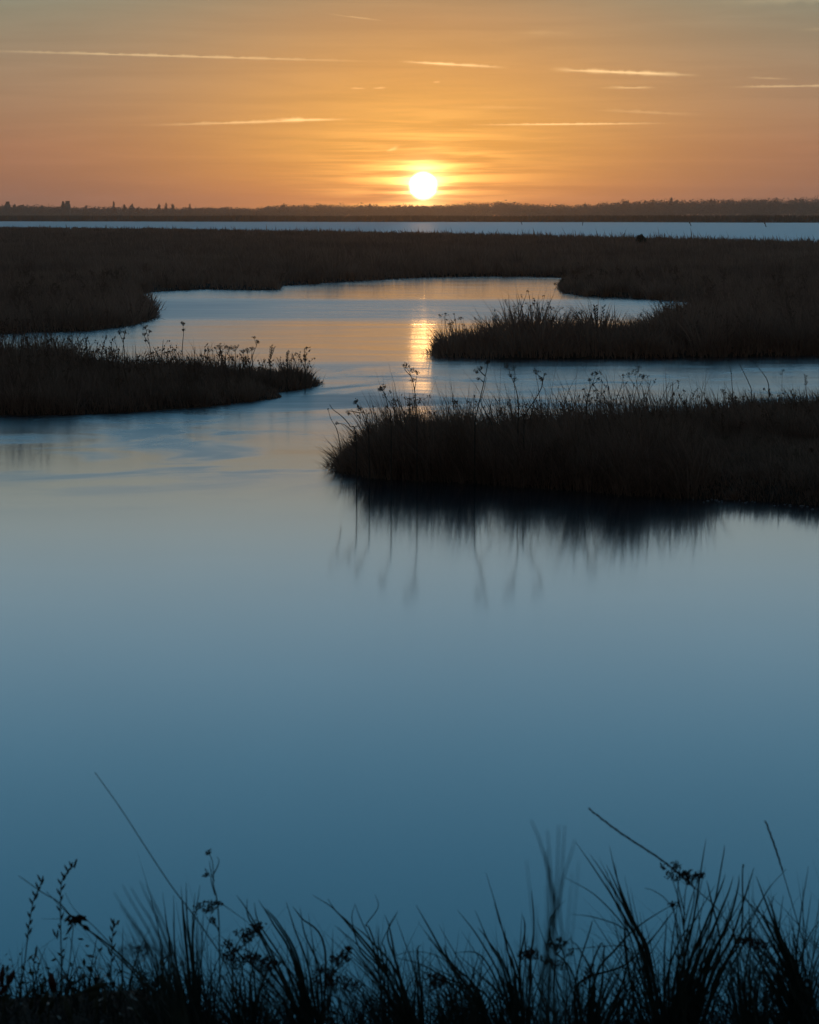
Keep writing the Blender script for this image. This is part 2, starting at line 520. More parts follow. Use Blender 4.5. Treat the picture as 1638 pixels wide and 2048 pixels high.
xs = graded([(-2600, -300, 100), (-300, -60, 6), (-60, -12, .8), (-12, 12.001, .11), (12.5, 60, .8), (60, 300, 6), (300, 2601, 100)])
ys = graded([(-60, -4, 6), (-4, 3.5, .5), (3.5, 6.5, .1), (6.5, 13, .7), (13, 32, .1), (32, 80, .35), (80, 350, 3), (350, 740, 30), (740, 1080, 4), (1080, 4000.1, 120)])
XX, YY = np.meshgrid(xs, ys)
ZZ = height(XX.ravel(), YY.ravel())
gv = np.stack([XX.ravel(), YY.ravel(), ZZ], -1)
nx, ny = len(xs), len(ys)
i = np.arange(ny - 1)[:, None] * nx + np.arange(nx - 1)[None, :]
gq = np.stack([i, i + 1, i + nx + 1, i + nx], -1).reshape(-1, 4)
ground = np_mesh('ground', gv, None, gq, M_soil, smooth=True)
tag(ground, kind='structure')

wx = graded([(-2600, 2601, 100)]); wy = graded([(-60, 4001, 70)])
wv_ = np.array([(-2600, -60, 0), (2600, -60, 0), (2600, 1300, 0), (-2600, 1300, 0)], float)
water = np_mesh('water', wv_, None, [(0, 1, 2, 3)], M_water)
tag(water, kind='structure')


# ------------------------------------------------------------------ grass blades
def blades(name, bx, by, bz, h, w, lx, ly, m, tint, segs=3, droop=.5, face=None):
    """ribbons that rise from (bx,by,bz), lean by (lx,ly) times their height and taper to a tip"""
    k_ = len(bx)
    ang = face if face is not None else rng.uniform(-1.1, 1.1, k_)
    ax, ay = np.cos(ang), np.sin(ang)
    V = np.zeros((k_, 2 * segs + 1, 3)); jj = 0
    for s_ in range(segs + 1):
        tt = s_ / segs
        cx = bx + lx * h * (tt ** 1.7)
        cy = by + ly * h * (tt ** 1.7)
        cz = bz + h * (tt - droop * .5 * (lx * lx + ly * ly) * tt ** 2.5)
        ww = w * .5 * (1 - tt) ** .7
        if s_ < segs:
            V[:, jj] = np.stack([cx - ax * ww, cy - ay * ww, cz], -1)
            V[:, jj + 1] = np.stack([cx + ax * ww, cy + ay * ww, cz], -1)
            jj += 2
        else:
            V[:, jj] = np.stack([cx, cy, cz], -1)
    nvb = 2 * segs + 1
    off = (np.arange(k_) * nvb)[:, None, None]
    q = np.array([(2 * a, 2 * a + 1, 2 * a + 3, 2 * a + 2) for a in range(segs - 1)])[None] + off
    tr = np.array([(2 * segs - 2, 2 * segs - 1, 2 * segs)])[None] + off
    return np_mesh(name, V.reshape(-1, 3), tr.reshape(-1, 3), q.reshape(-1, 4), m, attrs={'tint': np.repeat(tint, nvb)})


def scatter(poly, count, x0, x1, y0, y1, power=0.0, over=.05):
    """random points of the polygon, denser nearby when power > 0"""
    gx, gy, gd = [], [], []
    tot = 0
    while tot < count:
        u = rng.random(count)
        if power:
            p_ = 1 - power
            yy = (y0 ** p_ + u * (y1 ** p_ - y0 ** p_)) ** (1 / p_)
        else:
            yy = y0 + u * (y1 - y0)
        if callable(x0): lo, hi = x0(yy), x1(yy)
        else: lo, hi = x0, x1
        xx = lo + rng.random(count) * (hi - lo)
        d = sdist(xx, yy, poly)
        ok = d > -over
        gx.append(xx[ok]); gy.append(yy[ok]); gd.append(d[ok]); tot += int(ok.sum())
    return np.concatenate(gx)[:count], np.concatenate(gy)[:count], np.concatenate(gd)[:count]


def pxof(x, y): return 819 + x / y * FPX


def clumps(name, poly, count, per, x0, x1, y0, y1, power, rad, hfun, width, m, wind, label):
    """tussocks: fans of blades that splay from a common foot"""
    cx, cy, cd = scatter(poly, count, x0, x1, y0, y1, power, .0)
    hc = hfun(cx, cy) * (.6 + .95 * rng.random(count) ** 1.4)
    a = rng.uniform(0, 2 * np.pi, (count, per)); q_ = np.sqrt(rng.random((count, per)))
    sc = (hc * rad)[:, None]
    x = (cx[:, None] + np.cos(a) * q_ * sc * .5).ravel(); y = (cy[:, None] + np.sin(a) * q_ * sc * .5).ravel()
    w_ = (rng.normal(wind, .12, count))[:, None]
    lx = (np.cos(a) * q_ * .75 + w_ + rng.normal(0, .12, a.shape)).ravel()
    ly = (np.sin(a) * q_ * .6 + rng.normal(0, .1, a.shape)).ravel()
    h = (hc[:, None] * (1.08 - .45 * q_) * rng.uniform(.6, 1.1, a.shape)).ravel()
    tint = np.clip(np.repeat(rng.normal(.45, .22, count), per) + rng.normal(0, .12, count * per), 0, 1)
    ww = np.repeat(width(cy), per) * rng.uniform(.7, 1.3, count * per)
    o = blades(name, x, y, height(x, y) - .02, h, ww, lx, ly, m, tint, segs=3)
    tag(o, label, 'grass', kind='stuff')


# near right islet --------------------------------------------------
x, y, d = scatter(NEAR_ISLE, 90000, -.9, 7.5, 14.5, 22.5, 0, .08)
# thin out what lies outside the view
keep = (x < 4.8) | (rng.random(len(x)) < .5)
x, y, d = x[keep], y[keep], d[keep]
tn = wnoise(x, y, 1.6, 11)
px = pxof(x, y)
hb = np.interp(px, [640, 760, 900, 1000, 1200, 1330, 1420, 1638], [.28, .33, .36, .33, .35, .31, .17, .12])
hb = np.where(y < 16.8, np.maximum(hb, .17), hb)
hb = np.where((y > 18.2) & (px > 1330), .31, hb)
cl = wnoise(x, y, 4.5, 21)
hh = hb * (.72 + .25 * tn + .38 * np.clip(cl, -.4, 1)) * rng.uniform(.45, 1.15, len(x))
tall = rng.random(len(x)) < .10 + .10 * np.clip(cl, 0, 1)
hh = np.where(tall & (px < 1450), hh * rng.uniform(1.2, 1.9, len(x)), hh)
cl2 = wnoise(x, y * .3, 9.0, 41)
edg = (px < 1365) & (px > 700) & (d < .55) & (y < 17.5)
hh = np.where(edg, rng.uniform(.26, .46, len(x)) * (.88 + .20 * np.clip(cl, -.6, 1) + .62 * np.clip(cl2, -.5, 1)) * np.interp(px, [700, 780, 1365], [.6, 1, 1]), hh * np.clip(np.where(edg, 1, .55) + d / .5, .4, 1))
hh = np.clip(hh, .05, None)
lx = rng.normal(-.22, .28, len(x)); ly = rng.normal(0, .3, len(x))
front = (y < 16.5) & (d < .25)
ly = np.where(front, ly - .45, ly); lx = np.where(px < 720, lx - .45, lx)
o = blades('marsh_grass', x, y, height(x, y) - .01, hh, rng.uniform(.005, .010, len(x)), lx, ly, M_grass,
           np.clip(rng.normal(.4 + .25 * wnoise(x, y, .8, 3), .25, len(x)), 0, 1))
tag(o, 'dense dark grass covering the nearest islet in the right half', 'grass', kind='stuff')
# left islet --------------------------------------------------------
x, y, d = scatter(LEFT_ISLE, 60000, -8.5, -.9, 21.5, 31.5, 0, .06)
tn = wnoise(x, y, 1.6, 12)
px = pxof(x, y)
hb = np.interp(px, [0, 70, 130, 190, 300, 450, 520, 560, 600, 640], [.36, .34, .32, .22, .20, .20, .18, .14, .20, .22])
cl = wnoise(x, y, 3.5, 22)
hh = hb * (.75 + .2 * tn + .35 * np.clip(cl, -.4, 1)) * rng.uniform(.45, 1.2, len(x))
tall = rng.random(len(x)) < .05 + .10 * np.clip(cl, 0, 1)
hh = np.where(tall, hh * rng.uniform(1.3, 2.3, len(x)), hh)
hh = np.clip(hh * np.clip(.6 + d / .5, .4, 1), .05, None)
lx = rng.normal(-.1, .28, len(x)) + np.where(px > 600, .4, 0); ly = rng.normal(0, .3, len(x))
o = blades('marsh_grass', x, y, height(x, y) - .01, hh, rng.uniform(.007, .013, len(x)), lx, ly, M_grass,
           np.clip(rng.normal(.4 + .25 * wnoise(x, y, .8, 4), .25, len(x)), 0, 1))
tag(o, 'dense dark grass covering the long islet at the left edge', 'grass', kind='stuff')
# big marsh: near parts ----------------------------------------------
x, y, d = scatter(MARSH, 110000, lambda q: -.26 * q, lambda q: .26 * q, 30.5, 78, 1.6, .08)
tn = wnoise(x, y, .9, 13)
px = pxof(x, y)
hb = np.full(len(x), .34)
pen = (y < 36.5) & (x > 0)
hb = np.where(pen, np.interp(px, [850, 900, 930, 1000, 1060, 1120, 1300], [.34, .36, .30, .40, .46, .36, .34]), hb)
cl = wnoise(x, y, 2.6, 23)
hh = hb * (.8 + .2 * tn + .35 * np.clip(cl, -.5, 1) * pen) * rng.uniform(.5, 1.2, len(x))
tall = rng.random(len(x)) < .05 + .08 * pen * np.clip(cl, 0, 1)
hh = np.where(tall, hh * rng.uniform(1.2, 1.7, len(x)), hh)
hh = np.clip(hh * np.clip(.6 + d / .8, .4, 1), .06, None)
lx = rng.normal(-.12, .28, len(x)); ly = rng.normal(0, .25, len(x))
tipl = (px > 255) & (px < 330) & (y < 46)
lx = np.where(tipl, lx + .5, lx)
lx = np.where((px < 900) & pen, lx - .35, lx)
o = blades('marsh_grass', x, y, height(x, y) - .01, hh, rng.uniform(.010, .018, len(x)) * (y / 33), lx, ly, M_far,
           np.clip(rng.normal(.45 + .2 * tn, .25, len(x)), 0, 1))
tag(o, 'brown grass on the nearer edge of the wide marsh behind both islets', 'grass', kind='stuff')
# big marsh: far part -------------------------------------------------
x, y, d = scatter(MARSH, 150000, lambda q: -.24 * q, lambda q: .24 * q, 70, 390, 1.35, .5)
tn = wnoise(x, y, .25, 14)
edge = np.clip(1 - d / 12, 0, 1) * (y > 110)
hh = .46 * (.85 + .25 * tn) * rng.uniform(.5, 1.2, len(x))
tall = rng.random(len(x)) < .03 + .05 * edge
hh = np.where(tall & (y > 100), hh * rng.uniform(1.3, 2.4, len(x)), hh)
lx = rng.normal(-.1, .22, len(x)); ly = rng.normal(0, .2, len(x))
o = blades('marsh_grass', x, y, height(x, y) - .02, hh, rng.uniform(.3, .7, len(x)) * 1e-3 * y, lx, ly, M_far,
           np.clip(rng.normal(.45 + .3 * tn, .22, len(x)), 0, 1), segs=2)
tag(o, 'brown grass on the far half of the wide marsh below the open water', 'grass', kind='stuff')
# reeds along the far shore -------------------------------------------
q = 26000
x = rng.uniform(-330, 330, q); y = far_shore(x) + 4 + rng.random(q) ** 1.5 * 60
hh = 1.75 * (1 + .08 * wnoise(x, y * 0, .05, 8)) * rng.uniform(.75, 1.06, q)
o = blades('reed_belt', x, y, height(x, y) - .05, hh, rng.uniform(.25, .6, q), rng.normal(0, .1, q), rng.normal(0, .1, q), M_reed,
           rng.random(q), segs=2)
tag(o, 'long low belt of dark reeds along the far shore', 'reeds', kind='stuff')

hn = lambda x, y: np.interp(pxof(x, y), [640, 700, 780, 860, 960, 1050, 1120, 1200, 1270, 1330, 1400, 1440, 1638],
                            [.24, .32, .38, .40, .29, .31, .29, .42, .46, .36, .34, .24, .22]) * np.where((pxof(x, y) > 1400) & (y < 18), .5, 1)
clumps('grass_tussocks', NEAR_ISLE, 340, 60, -.8, 5.6, 14.5, 22.5, 0, .55, hn, lambda y: np.full(len(y), .0065), M_grass, -.18,
       'ragged tussocks breaking the outline of the nearest islet')
hl = lambda x, y: np.interp(pxof(x, y), [0, 120, 190, 260, 420, 520, 560, 575, 600, 640], [.46, .44, .30, .30, .34, .24, .16, .30, .34, .28])
clumps('grass_tussocks', LEFT_ISLE, 330, 50, -8, -.9, 21.5, 31, 0, .55, hl, lambda y: np.full(len(y), .009), M_grass, -.05,
       'ragged tussocks breaking the outline of the left islet')
hp = lambda x, y: np.where((y < 37) & (x > 0), np.interp(pxof(x, y), [850, 900, 940, 1000, 1060, 1120, 1190, 1240, 1300, 1340], [.42, .52, .30, .52, .66, .46, .60, .40, .42, .6]), .46)
hp0 = hp
hp = lambda x, y: np.where((y > 68) & (np.abs(x - .4) < 6) & (y < 100), .72, hp0(x, y))
clumps('grass_tussocks', MARSH, 2900, 34, lambda q: -.25 * q, lambda q: .25 * q, 30.7, 110, 1.7, .6, hp, lambda y: .010 + .0003 * y, M_far, -.12,
       'shaggy tussocks over the near part of the wide marsh')
hf = lambda x, y: .55 + 0 * x
clumps('grass_tussocks', MARSH, 4200, 26, lambda q: -.24 * q, lambda q: .24 * q, 100, 390, 1.3, 1.4, hf, lambda y: .0004 * y, M_far, -.1,
       'shaggy tussocks over the far part of the wide marsh')

# ------------------------------------------------------------------ the far wood
def crown_quads(k_, cx, cy, cz, rx, ry, rz, size, shell=.6):
    """leaf and twig clumps spread through an uneven crown"""
    u = rng.normal(size=(k_, 3)); u /= np.linalg.norm(u, axis=1)[:, None]
    lob = 1 + .22 * np.sin(u[:, 0] * 5 + cx) + .18 * np.sin(u[:, 2] * 7 + cy)
    r = np.minimum(rng.random(k_) ** shell * lob, 1.06)
    c = np.stack([cx + u[:, 0] * r * rx, cy + u[:, 1] * r * ry, cz + u[:, 2] * r * rz], -1)
    a = rng.normal(size=(k_, 3)); a /= np.linalg.norm(a, axis=1)[:, None]
    b_ = np.cross(a, rng.normal(size=(k_, 3))); b_ /= np.linalg.norm(b_, axis=1)[:, None]
    s1 = (size * rng.uniform(.5, 1.3, k_))[:, None]; s2 = s1 * rng.uniform(.3, .8, (k_, 1))
    return np.stack([c - a * s1, c - b_ * s2, c + a * s1, c + b_ * s2], 1)


def skyline(px):
    return np.interp(px, [-800, 0, 60, 130, 200, 300, 400, 480, 500, 515, 540, 600, 700, 800, 900, 940, 1000, 1040, 1100, 1170, 1230, 1270, 1330, 1400, 1500, 1638, 2600],
                     [408, 412, 412, 414, 415, 417, 416, 417, 420, 418, 413, 412, 411, 412, 411, 408, 405, 408, 412, 410, 405, 404, 401, 401, 399, 397, 398])


Qs = []
for i in range(2600):
    px_ = rng.uniform(-420, 2080); dd = rng.uniform(1900, 2500)
    top = EYE + (HZ - skyline(px_)) / FPX * dd + rng.normal(-.2, 1.0)
    rad = rng.uniform(4.5, 11)
    xx = (px_ - 819) / FPX * dd
    rz = (top - 1) * .5
    Qs.append(crown_quads(170, xx, dd, 1 + rz * 1.0, rad, rad, rz * .95, .75, .42))
Q = np.concatenate(Qs)
wood = np_mesh('far_wood', Q.reshape(-1, 3), None, np.arange(len(Q) * 4).reshape(-1, 4), M_twig)
tag(wood, 'long bare winter wood along the horizon behind the reeds', 'wood', kind='stuff')


def empty(name, loc, label, cat, group=None):
    o = bpy.data.objects.new(name, None); C.objects.link(o)
    o.location = tuple(float(v) for v in loc); o.empty_display_size = .2
    return tag(o, label, cat, group)


def far_tree(px_, py_top, wpx, dd, label, slim=False, name='bare_tree'):
    X0 = (px_ - 819) / FPX * dd
    top = EYE + (HZ - py_top) / FPX * dd
    gz = 1.1
    H = top - gz
    rad = wpx / FPX * dd / 2
    root = empty(name, (X0, dd, gz), label, 'tree', 'trees standing above the wood on the horizon')
    tb = MB()
    tb.tube(crom([(0, 0, -.3), (.1, 0, H * .3), (-.2, 0, H * .6), (0, 0, H * .93)], 4), np.linspace(.5, .06, 13), 7)
    for j in range(11):
        h0 = H * rng.uniform(.3, .75); a = rng.uniform(0, 6.28); L = rad * rng.uniform(.6, 1.0)
        up = H * rng.uniform(.12, .25)
        tb.tube(crom([(0, 0, h0), (math.cos(a) * L * .5, math.sin(a) * L * .5, h0 + up * .5), (math.cos(a) * L, math.sin(a) * L, h0 + up)], 3),
                np.linspace(.2, .04, 7), 5)
    tb.build('trunk', M_bark, root)
    qs = []
    nc = 7
    for j in range(nc):
        a = rng.uniform(0, 6.28); rr_ = rad * rng.uniform(.1, .6)
        zz = H * (rng.uniform(.35, .85) if not slim else rng.uniform(.3, .85))
        qs.append(crown_quads(60, math.cos(a) * rr_, math.sin(a) * rr_, zz, rad * .5, rad * .5, H * .16, .55, .6))
    qs.append(crown_quads(60, 0, 0, H * .86, rad * .35, rad * .35, H * .14, .5, .6))
    qs = np.concatenate(qs)
    np_mesh('crown', qs.reshape(-1, 3), None, np.arange(len(qs) * 4).reshape(-1, 4), M_twig, root)
    return root


for a in [
    (36, 408, 12, 'low bare tree just right of the leftmost far tower'),
    (91, 409, 12, 'rounded bare tree midway between the two far towers'),
    (178, 411, 12, 'low bare tree a little right of the battlemented far tower'),
    (233, 402, 9, 'tall narrow tree, first to stand high right of the battlemented far tower'),
    (254, 408, 11, 'bushy tree close to the right of the tall narrow tree'),
    (270, 407, 11, 'broad tree second to the right of the tall narrow tree'),
    (322, 407, 9, 'left tree of the far pair between the narrow tree and the dip'),
    (337, 405, 9, 'double topped tree, first of the tight clump left of the dip'),
    (349, 407, 9, 'last tree of the tight clump left of the dip'),
    (384, 408, 9, 'lone pointed tree left of the dip in the tree line'),
    (570, 408, 24, 'broad dark tree right of the dip in the tree line'),
    (740, 407, 12, 'small tree standing up just left of the setting sun'),
    (1000, 402, 34, 'broad rounded tree first to rise right of the setting sun'),
    (1166, 406, 12, 'small tree before the line climbs at the right'),
    (1241, 398, 28, 'broad round crowned tree where the right tree line climbs'),
    (1301, 397, 26, 'wide flat topped tree in the right tree line'),
    (1337, 394, 20, 'highest spreading tree in the right tree line'),
    (1416, 396, 24, 'tree with open crown right of the highest spreading tree'),
    (1545, 394, 40, 'wide tree near the right end of the tree line')]:
    far_tree(a[0], a[1], a[2], 1880 + rng.uniform(-15, 15), a[3])


def box(mb, x0, x1, y0, y1, z0, z1):
    v = [(x, y, z) for z in (z0, z1) for y in (y0, y1) for x in (x0, x1)]
    mb.add(v, None, [(0, 2, 3, 1), (4, 5, 7, 6), (0, 1, 5, 4), (2, 6, 7, 3), (0, 4, 6, 2), (1, 3, 7, 5)])


def tower(px0, px1, pyt, dd, label, turrets, body):
    X0, X1 = (px0 - 819) / FPX * dd, (px1 - 819) / FPX * dd
    z = EYE + (HZ - pyt) / FPX * dd - 1.1
    w = X1 - X0
    root = empty('stone_tower', ((X0 + X1) / 2, dd, 1.1), label, 'tower', 'stone towers on the skyline')
    m_ = MB()
    box(m_, -w / 2, w / 2, 0, w, -.5, z * .82)
    for s_ in (-1, 1):                                      # corner buttresses
        box(m_, s_ * w / 2 - .5, s_ * w / 2 + .5, -.6, .4, -.5, z * .78)
    m_.build('wall', M_stone, root, False)
    pr = MB()
    nb = 9
    for j in range(nb):
        xa = -w / 2 + w * j / nb + .12
        box(pr, xa, xa + w / nb * .55, -.15, .35, z * .82 + .002, z * .82 + 1.1)
    pr.build('battlement', M_stone, root, False)
    for (u, wf, hf) in turrets:
        tm = MB()
        th = np.arange(8) / 8 * 2 * np.pi + np.pi / 8
        r_ = w * wf / 2
        cx = u * w
        vv = [(cx + r_ * math.cos(a), w / 2 + r_ * math.sin(a), zz) for zz in (z * .82 - 1, z * hf) for a in th]
        tm.add(vv, None, [(j, (j + 1) % 8, 8 + (j + 1) % 8, 8 + j) for j in range(8)])
        tm.add([vv[8 + j] for j in range(8)], [(0, j, j + 1) for j in range(1, 7)])
        tm.build('turret', M_stone, root, False)
    for u in (-.22, .22):
        wm = MB()
        box(wm, u * w - .5, u * w + .5, -.05, .05, z * .5, z * .68)
        wm.build('window', M_wood, root, False)
    if body:
        bm_ = MB()
        box(bm_, w / 2 + .01, w / 2 + body, 1, w - 1, -.5, z * .58)
        bm_.build('nave', M_stone, root, False)


tower(129.5, 145, 403, 1860, 'battlemented stone tower, the larger of two on the left skyline', [(-.36, .28, 1.0), (.22, .56, 1.02)], 0)
tower(17.5, 27, 403.5, 1860, 'small pale stone tower, farthest left on the skyline', [(0, .8, 1.0)], 0)

# ------------------------------------------------------------------ small things on and by the water
def stake(px_, py_, lean, label):
    p0 = Gd(px_, py_ + 2.5)
    root = empty('leaning_stake', (p0[0], p0[1], 0), label, 'stake', 'stakes in the open water')
    m_ = MB(); m_.tube(crom([(0, 0, -.4), (0, 0, .1), (lean * .6, 0, .55), (lean, 0, .80)], 3), np.linspace(.10, .07, 10), 7)
    m_.build('shaft', M_wood, root)
    m_ = MB(); m_.leaf((lean * .5, 0, .62), (lean * 1.3, 0, .9), .17, th=.8); m_.build('knob', M_wood, root)


stake(1044, 447, -.3, 'tiny faint stake in open water, first to the right of the sun')
stake(1165, 448.5, .1, 'tiny upright stake in open water, second right of the sun')
stake(1382, 450, -.35, 'tiny tilted stake in open water beyond the low round bush')
stake(1532, 451.5, -.3, 'tiny tilted stake in open water nearest the right edge')

b0 = at_d(1278, 139)
bush = empty('low_bush', (b0[0], b0[1], .1), 'low rounded dark bush on the far edge of the marsh', 'bush')
u = rng.normal(size=(5200, 3)); u /= np.linalg.norm(u, axis=1)[:, None]
u[:, 2] = np.abs(u[:, 2])
rr3 = (rng.random(5200) ** .3)[:, None] * (1 + .06 * np.sin(u[:, :1] * 9))
cb = u * rr3 * [.38, .34, .74] + [0, 0, .08]
ab = rng.normal(size=(5200, 3)); ab /= np.linalg.norm(ab, axis=1)[:, None]
bb = np.cross(ab, u); bb /= np.linalg.norm(bb, axis=1)[:, None] + 1e-9
qs = np.stack([cb - ab * .05, cb - bb * .025, cb + ab * .05, cb + bb * .025], 1)
np_mesh('foliage', qs.reshape(-1, 3), None, np.arange(len(qs) * 4).reshape(-1, 4), M_leafg, bush)
sm = MB()
for a_ in np.linspace(0, 6, 9): sm.tube([(0, 0, -.1), (.1 * math.cos(a_), .1 * math.sin(a_), .2), (.25 * math.cos(a_), .2 * math.sin(a_), .6)], [.02, .015, .008], 5)
sm.build('stem', M_stem, bush)

# foam flecks along the right of the near islet
fm = MB()
for j in range(45):
    px_ = rng.uniform(1405, 1680) if rng.random() < .8 else rng.uniform(1340, 1450)
    py_ = np.interp(px_, [1340, 1450, 1638, 1700], [1000, 1002, 1016, 1021]) + rng.normal(0, 2.2)
    p_ = Gd(px_, py_)
    r_ = rng.uniform(.0015, .005)
    fm.tube([(p_[0] - r_ * 2.2, p_[1], .002), (p_[0], p_[1], .004), (p_[0] + r_ * 2.2, p_[1], .002)], [r_ * .3, r_, r_ * .3], 6, .5)
o = fm.build('foam', M_foam)
tag(o, 'white foam flecks along the waterline of the nearest islet', 'foam', kind='stuff')

# ------------------------------------------------------------------ standing dead plants on the islets
def umbel_head(sb, hb_, c, r, k_=9, up=1.0, seed=.007, tilt=0.0):
    """spokes from c to a ragged flat topped spread of small seed clusters"""
    ti = rng.normal(0, .25)
    for j in range(k_):
        a = j * 2.4 + rng.normal(0, .3); q_ = math.sqrt((j + .5) / k_) * rng.uniform(.8, 1.15)
        dx = q_ * math.cos(a)
        tip = np.array([c[0] + r * dx, c[1] + r * q_ * math.sin(a), c[2] + r * (1.15 - .35 * q_ * q_ + ti * dx + rng.normal(0, .18))])
        sb.tube(crom([c, (np.array(c) + tip) / 2 + [0, 0, -.10 * r], tip], 3), .0009 * SC[0], 4)
        for w_ in range(4):
            e = tip + rng.normal(0, 1, 3) * seed * .75
            d_ = rng.normal(0, .6, 3) + [0, 0, .8]; d_ = d_ / np.linalg.norm(d_) * seed * .75
            hb_.leaf(e - d_, e + d_, seed * .38, th=.8)


SC = [1.0]


def dead_plant(name, cat, label, Y, stems, heads, rad=.004, group=None, seed=.007, sprays=(), smat=None, hmat=None, ground_z=None):
    """stems: pixel polylines, root first; heads: (px, py, radius m, count)"""
    base = P(stems[0][0][0], stems[0][0][1], Y)
    if ground_z is None:
        gz = float(height(np.array([base[0]]), np.array([Y]))[0]) - .01
    else: gz = ground_z
    org = np.array([base[0], Y, gz])
    root = empty(name, org, label, cat, group)
    sb = MB(org)
    SC[0] = rad / .004
    for si, st_ in enumerate(stems):
        dy = rng.uniform(-.03, .03) * (si > 0)
        pts = [P(a[0], a[1], Y + dy * min(1, kk)) for kk, a in enumerate(st_)]
        if si == 0 and pts[0][2] > gz + .02:
            pts = [np.array([pts[0][0] * .6 + org[0] * .4, Y, gz])] + pts
        c_ = crom(pts, 5)
        sb.tube(c_, np.linspace(rad, rad * .35, len(c_)) * (1 if si == 0 else .7), 6)
    for hx, hy, r_, k_ in heads:
        c_ = P(hx, hy, Y)
        hb_ = MB(org)
        umbel_head(sb, hb_, c_ - [0, 0, r_ * .9], r_, k_, seed=seed)
        hb_.build('seed_head', hmat or M_seed, root)
    for (x0, y0, x1, y1, k_, L) in sprays:                  # spikelets along a line
        hb_ = MB(org)
        for j in range(k_):
            t_ = (j + .3) / k_
            a = P(x0 + (x1 - x0) * t_, y0 + (y1 - y0) * t_, Y)
            s_ = 1 if j % 2 else -1
            dirp = np.array([s_ * rng.uniform(.45, .75), rng.normal(0, .3), rng.uniform(.7, 1.0)])
            hb_.leaf(a, a + dirp * L * rng.uniform(.7, 1.1), L * .17, th=.7)
        hb_.build('seed_spike', hmat or M_seed, root)
    sb.build('stem', smat or M_stem, root)
    return root


GI = 'dead stalks standing on the nearest islet'
dp = dead_plant
dp('dead_hogweed', 'plant', 'tall dead stalk with drooping seed head in front of the sun glitter', 16.6,
   [[(834, 850), (833, 820), (829, 780), (822, 752), (815, 738)], [(829, 780), (832, 762), (834, 752)], [(822, 752), (812, 742), (806, 732)]],
   [(812, 730, .03, 9), (825, 740, .025, 8), (834, 745, .02, 7), (826, 760, .018, 6)], .0048, GI, .006)
dp('dead_hogweed', 'plant', 'tall dead stalk leaning right with a forked foot and bitten top', 16.5,
   [[(950, 850), (953, 828), (962, 790), (970, 755), (977, 722)], [(985, 850), (975, 830), (962, 806), (968, 780), (973, 755)], [(970, 752), (960, 742), (953, 735)], [(968, 765), (958, 756)]],
   [(975, 724, .022, 7), (961, 735, .024, 8), (953, 742, .022, 7), (957, 757, .014, 5)], .006, GI, .006)
dp('dead_hogweed', 'plant', 'curving dead stalk with feathery head, between the forked stalk and hooked stalk', 16.7,
   [[(1036, 855), (1037, 830), (1036, 800), (1030, 772), (1021, 750), (1014, 730)], [(1028, 765), (1030, 748), (1027, 732)]],
   [(1013, 730, .03, 9), (1026, 735, .028, 8), (1021, 750, .02, 7), (1030, 758, .02, 6)], .0055, GI, .005)
dp('dead_hogweed', 'plant', 'hooked dead stalk bending right then left under flat heads', 16.6,
   [[(1048, 840), (1052, 826), (1072, 796), (1084, 772), (1083, 757), (1070, 745)], [(1084, 768), (1088, 752), (1089, 746)], [(1060, 840), (1070, 800)]],
   [(1072, 742, .03, 9), (1082, 757, .025, 8), (1089, 748, .012, 4)], .0055, GI, .005)
dp('dead_hogweed', 'plant', 'short stalk with one dense dark seed tuft left of the sun glitter', 16.4,
   [[(782, 850), (776, 815), (770, 790), (764, 778)]], [(765, 775, .03, 14), (760, 778, .02, 8)], .0048, GI, .006)
dp('dead_hogweed', 'plant', 'stalk with small ragged head near the left end of the nearest islet', 16.3,
   [[(738, 880), (732, 850), (722, 822), (712, 806)], [(722, 826), (700, 822), (693, 822)]], [(711, 803, .022, 10), (720, 815, .018, 7), (697, 826, .02, 7)], .0048, GI, .006)
dp('dead_hogweed', 'plant', 'bare forked twig leaning out over water at the islet left end', 16.2,
   [[(712, 880), (700, 852), (683, 832), (667, 820), (659, 809)], [(682, 900), (674, 860), (662, 838), (656, 818)], [(706, 864), (690, 850), (674, 846)]],
   [(673, 846, .015, 6), (656, 818, .006, 3)], .0048, GI, .005)
dp('dead_hogweed', 'plant', 'leafy dead stalk with two knotted tops right of the hooked stalk', 17.2,
   [[(1172, 830), (1174, 806), (1178, 785), (1186, 765), (1192, 748)], [(1180, 780), (1180, 766), (1179, 758)], [(1184, 770), (1195, 762)]],
   [(1193, 746, .018, 8), (1185, 748, .014, 6), (1179, 760, .014, 6), (1197, 758, .012, 5)], .0048, GI, .006)
dp('dead_hogweed', 'plant', 'bushy headed dead plant behind the tallest grass tuft of the nearest islet', 18.2,
   [[(1282, 830), (1280, 800), (1275, 775), (1270, 750)], [(1276, 780), (1262, 760), (1255, 748)], [(1277, 775), (1288, 755)], [(1273, 765), (1277, 742)]],
   [(1270, 742, .04, 12), (1258, 748, .035, 10), (1285, 752, .03, 9), (1277, 735, .03, 9)], .003, GI, .005)
dp('dead_hogweed', 'plant', 'thin kinked twig, leftmost of three at the right of the nearest islet', 20.5,
   [[(1466, 800), (1464, 770), (1462, 745), (1457, 722)], [(1463, 748), (1460, 735)]], [(1457, 721, .008, 3)], .0048, GI, .005)
dp('dead_hogweed', 'plant', 'long slanting bare twig, middle one of three at the islet right', 20.5,
   [[(1503, 785), (1497, 765), (1486, 742), (1478, 726), (1472, 716)]], [], .0048, GI)
dp('dead_hogweed', 'plant', 'slanting twig with hooked tip, third at the right of the nearest islet', 20.5,
   [[(1538, 785), (1535, 762), (1524, 744), (1510, 728), (1503, 718)], [(1510, 728), (1516, 720)]], [(1516, 720, .008, 3)], .0048, GI, .005)
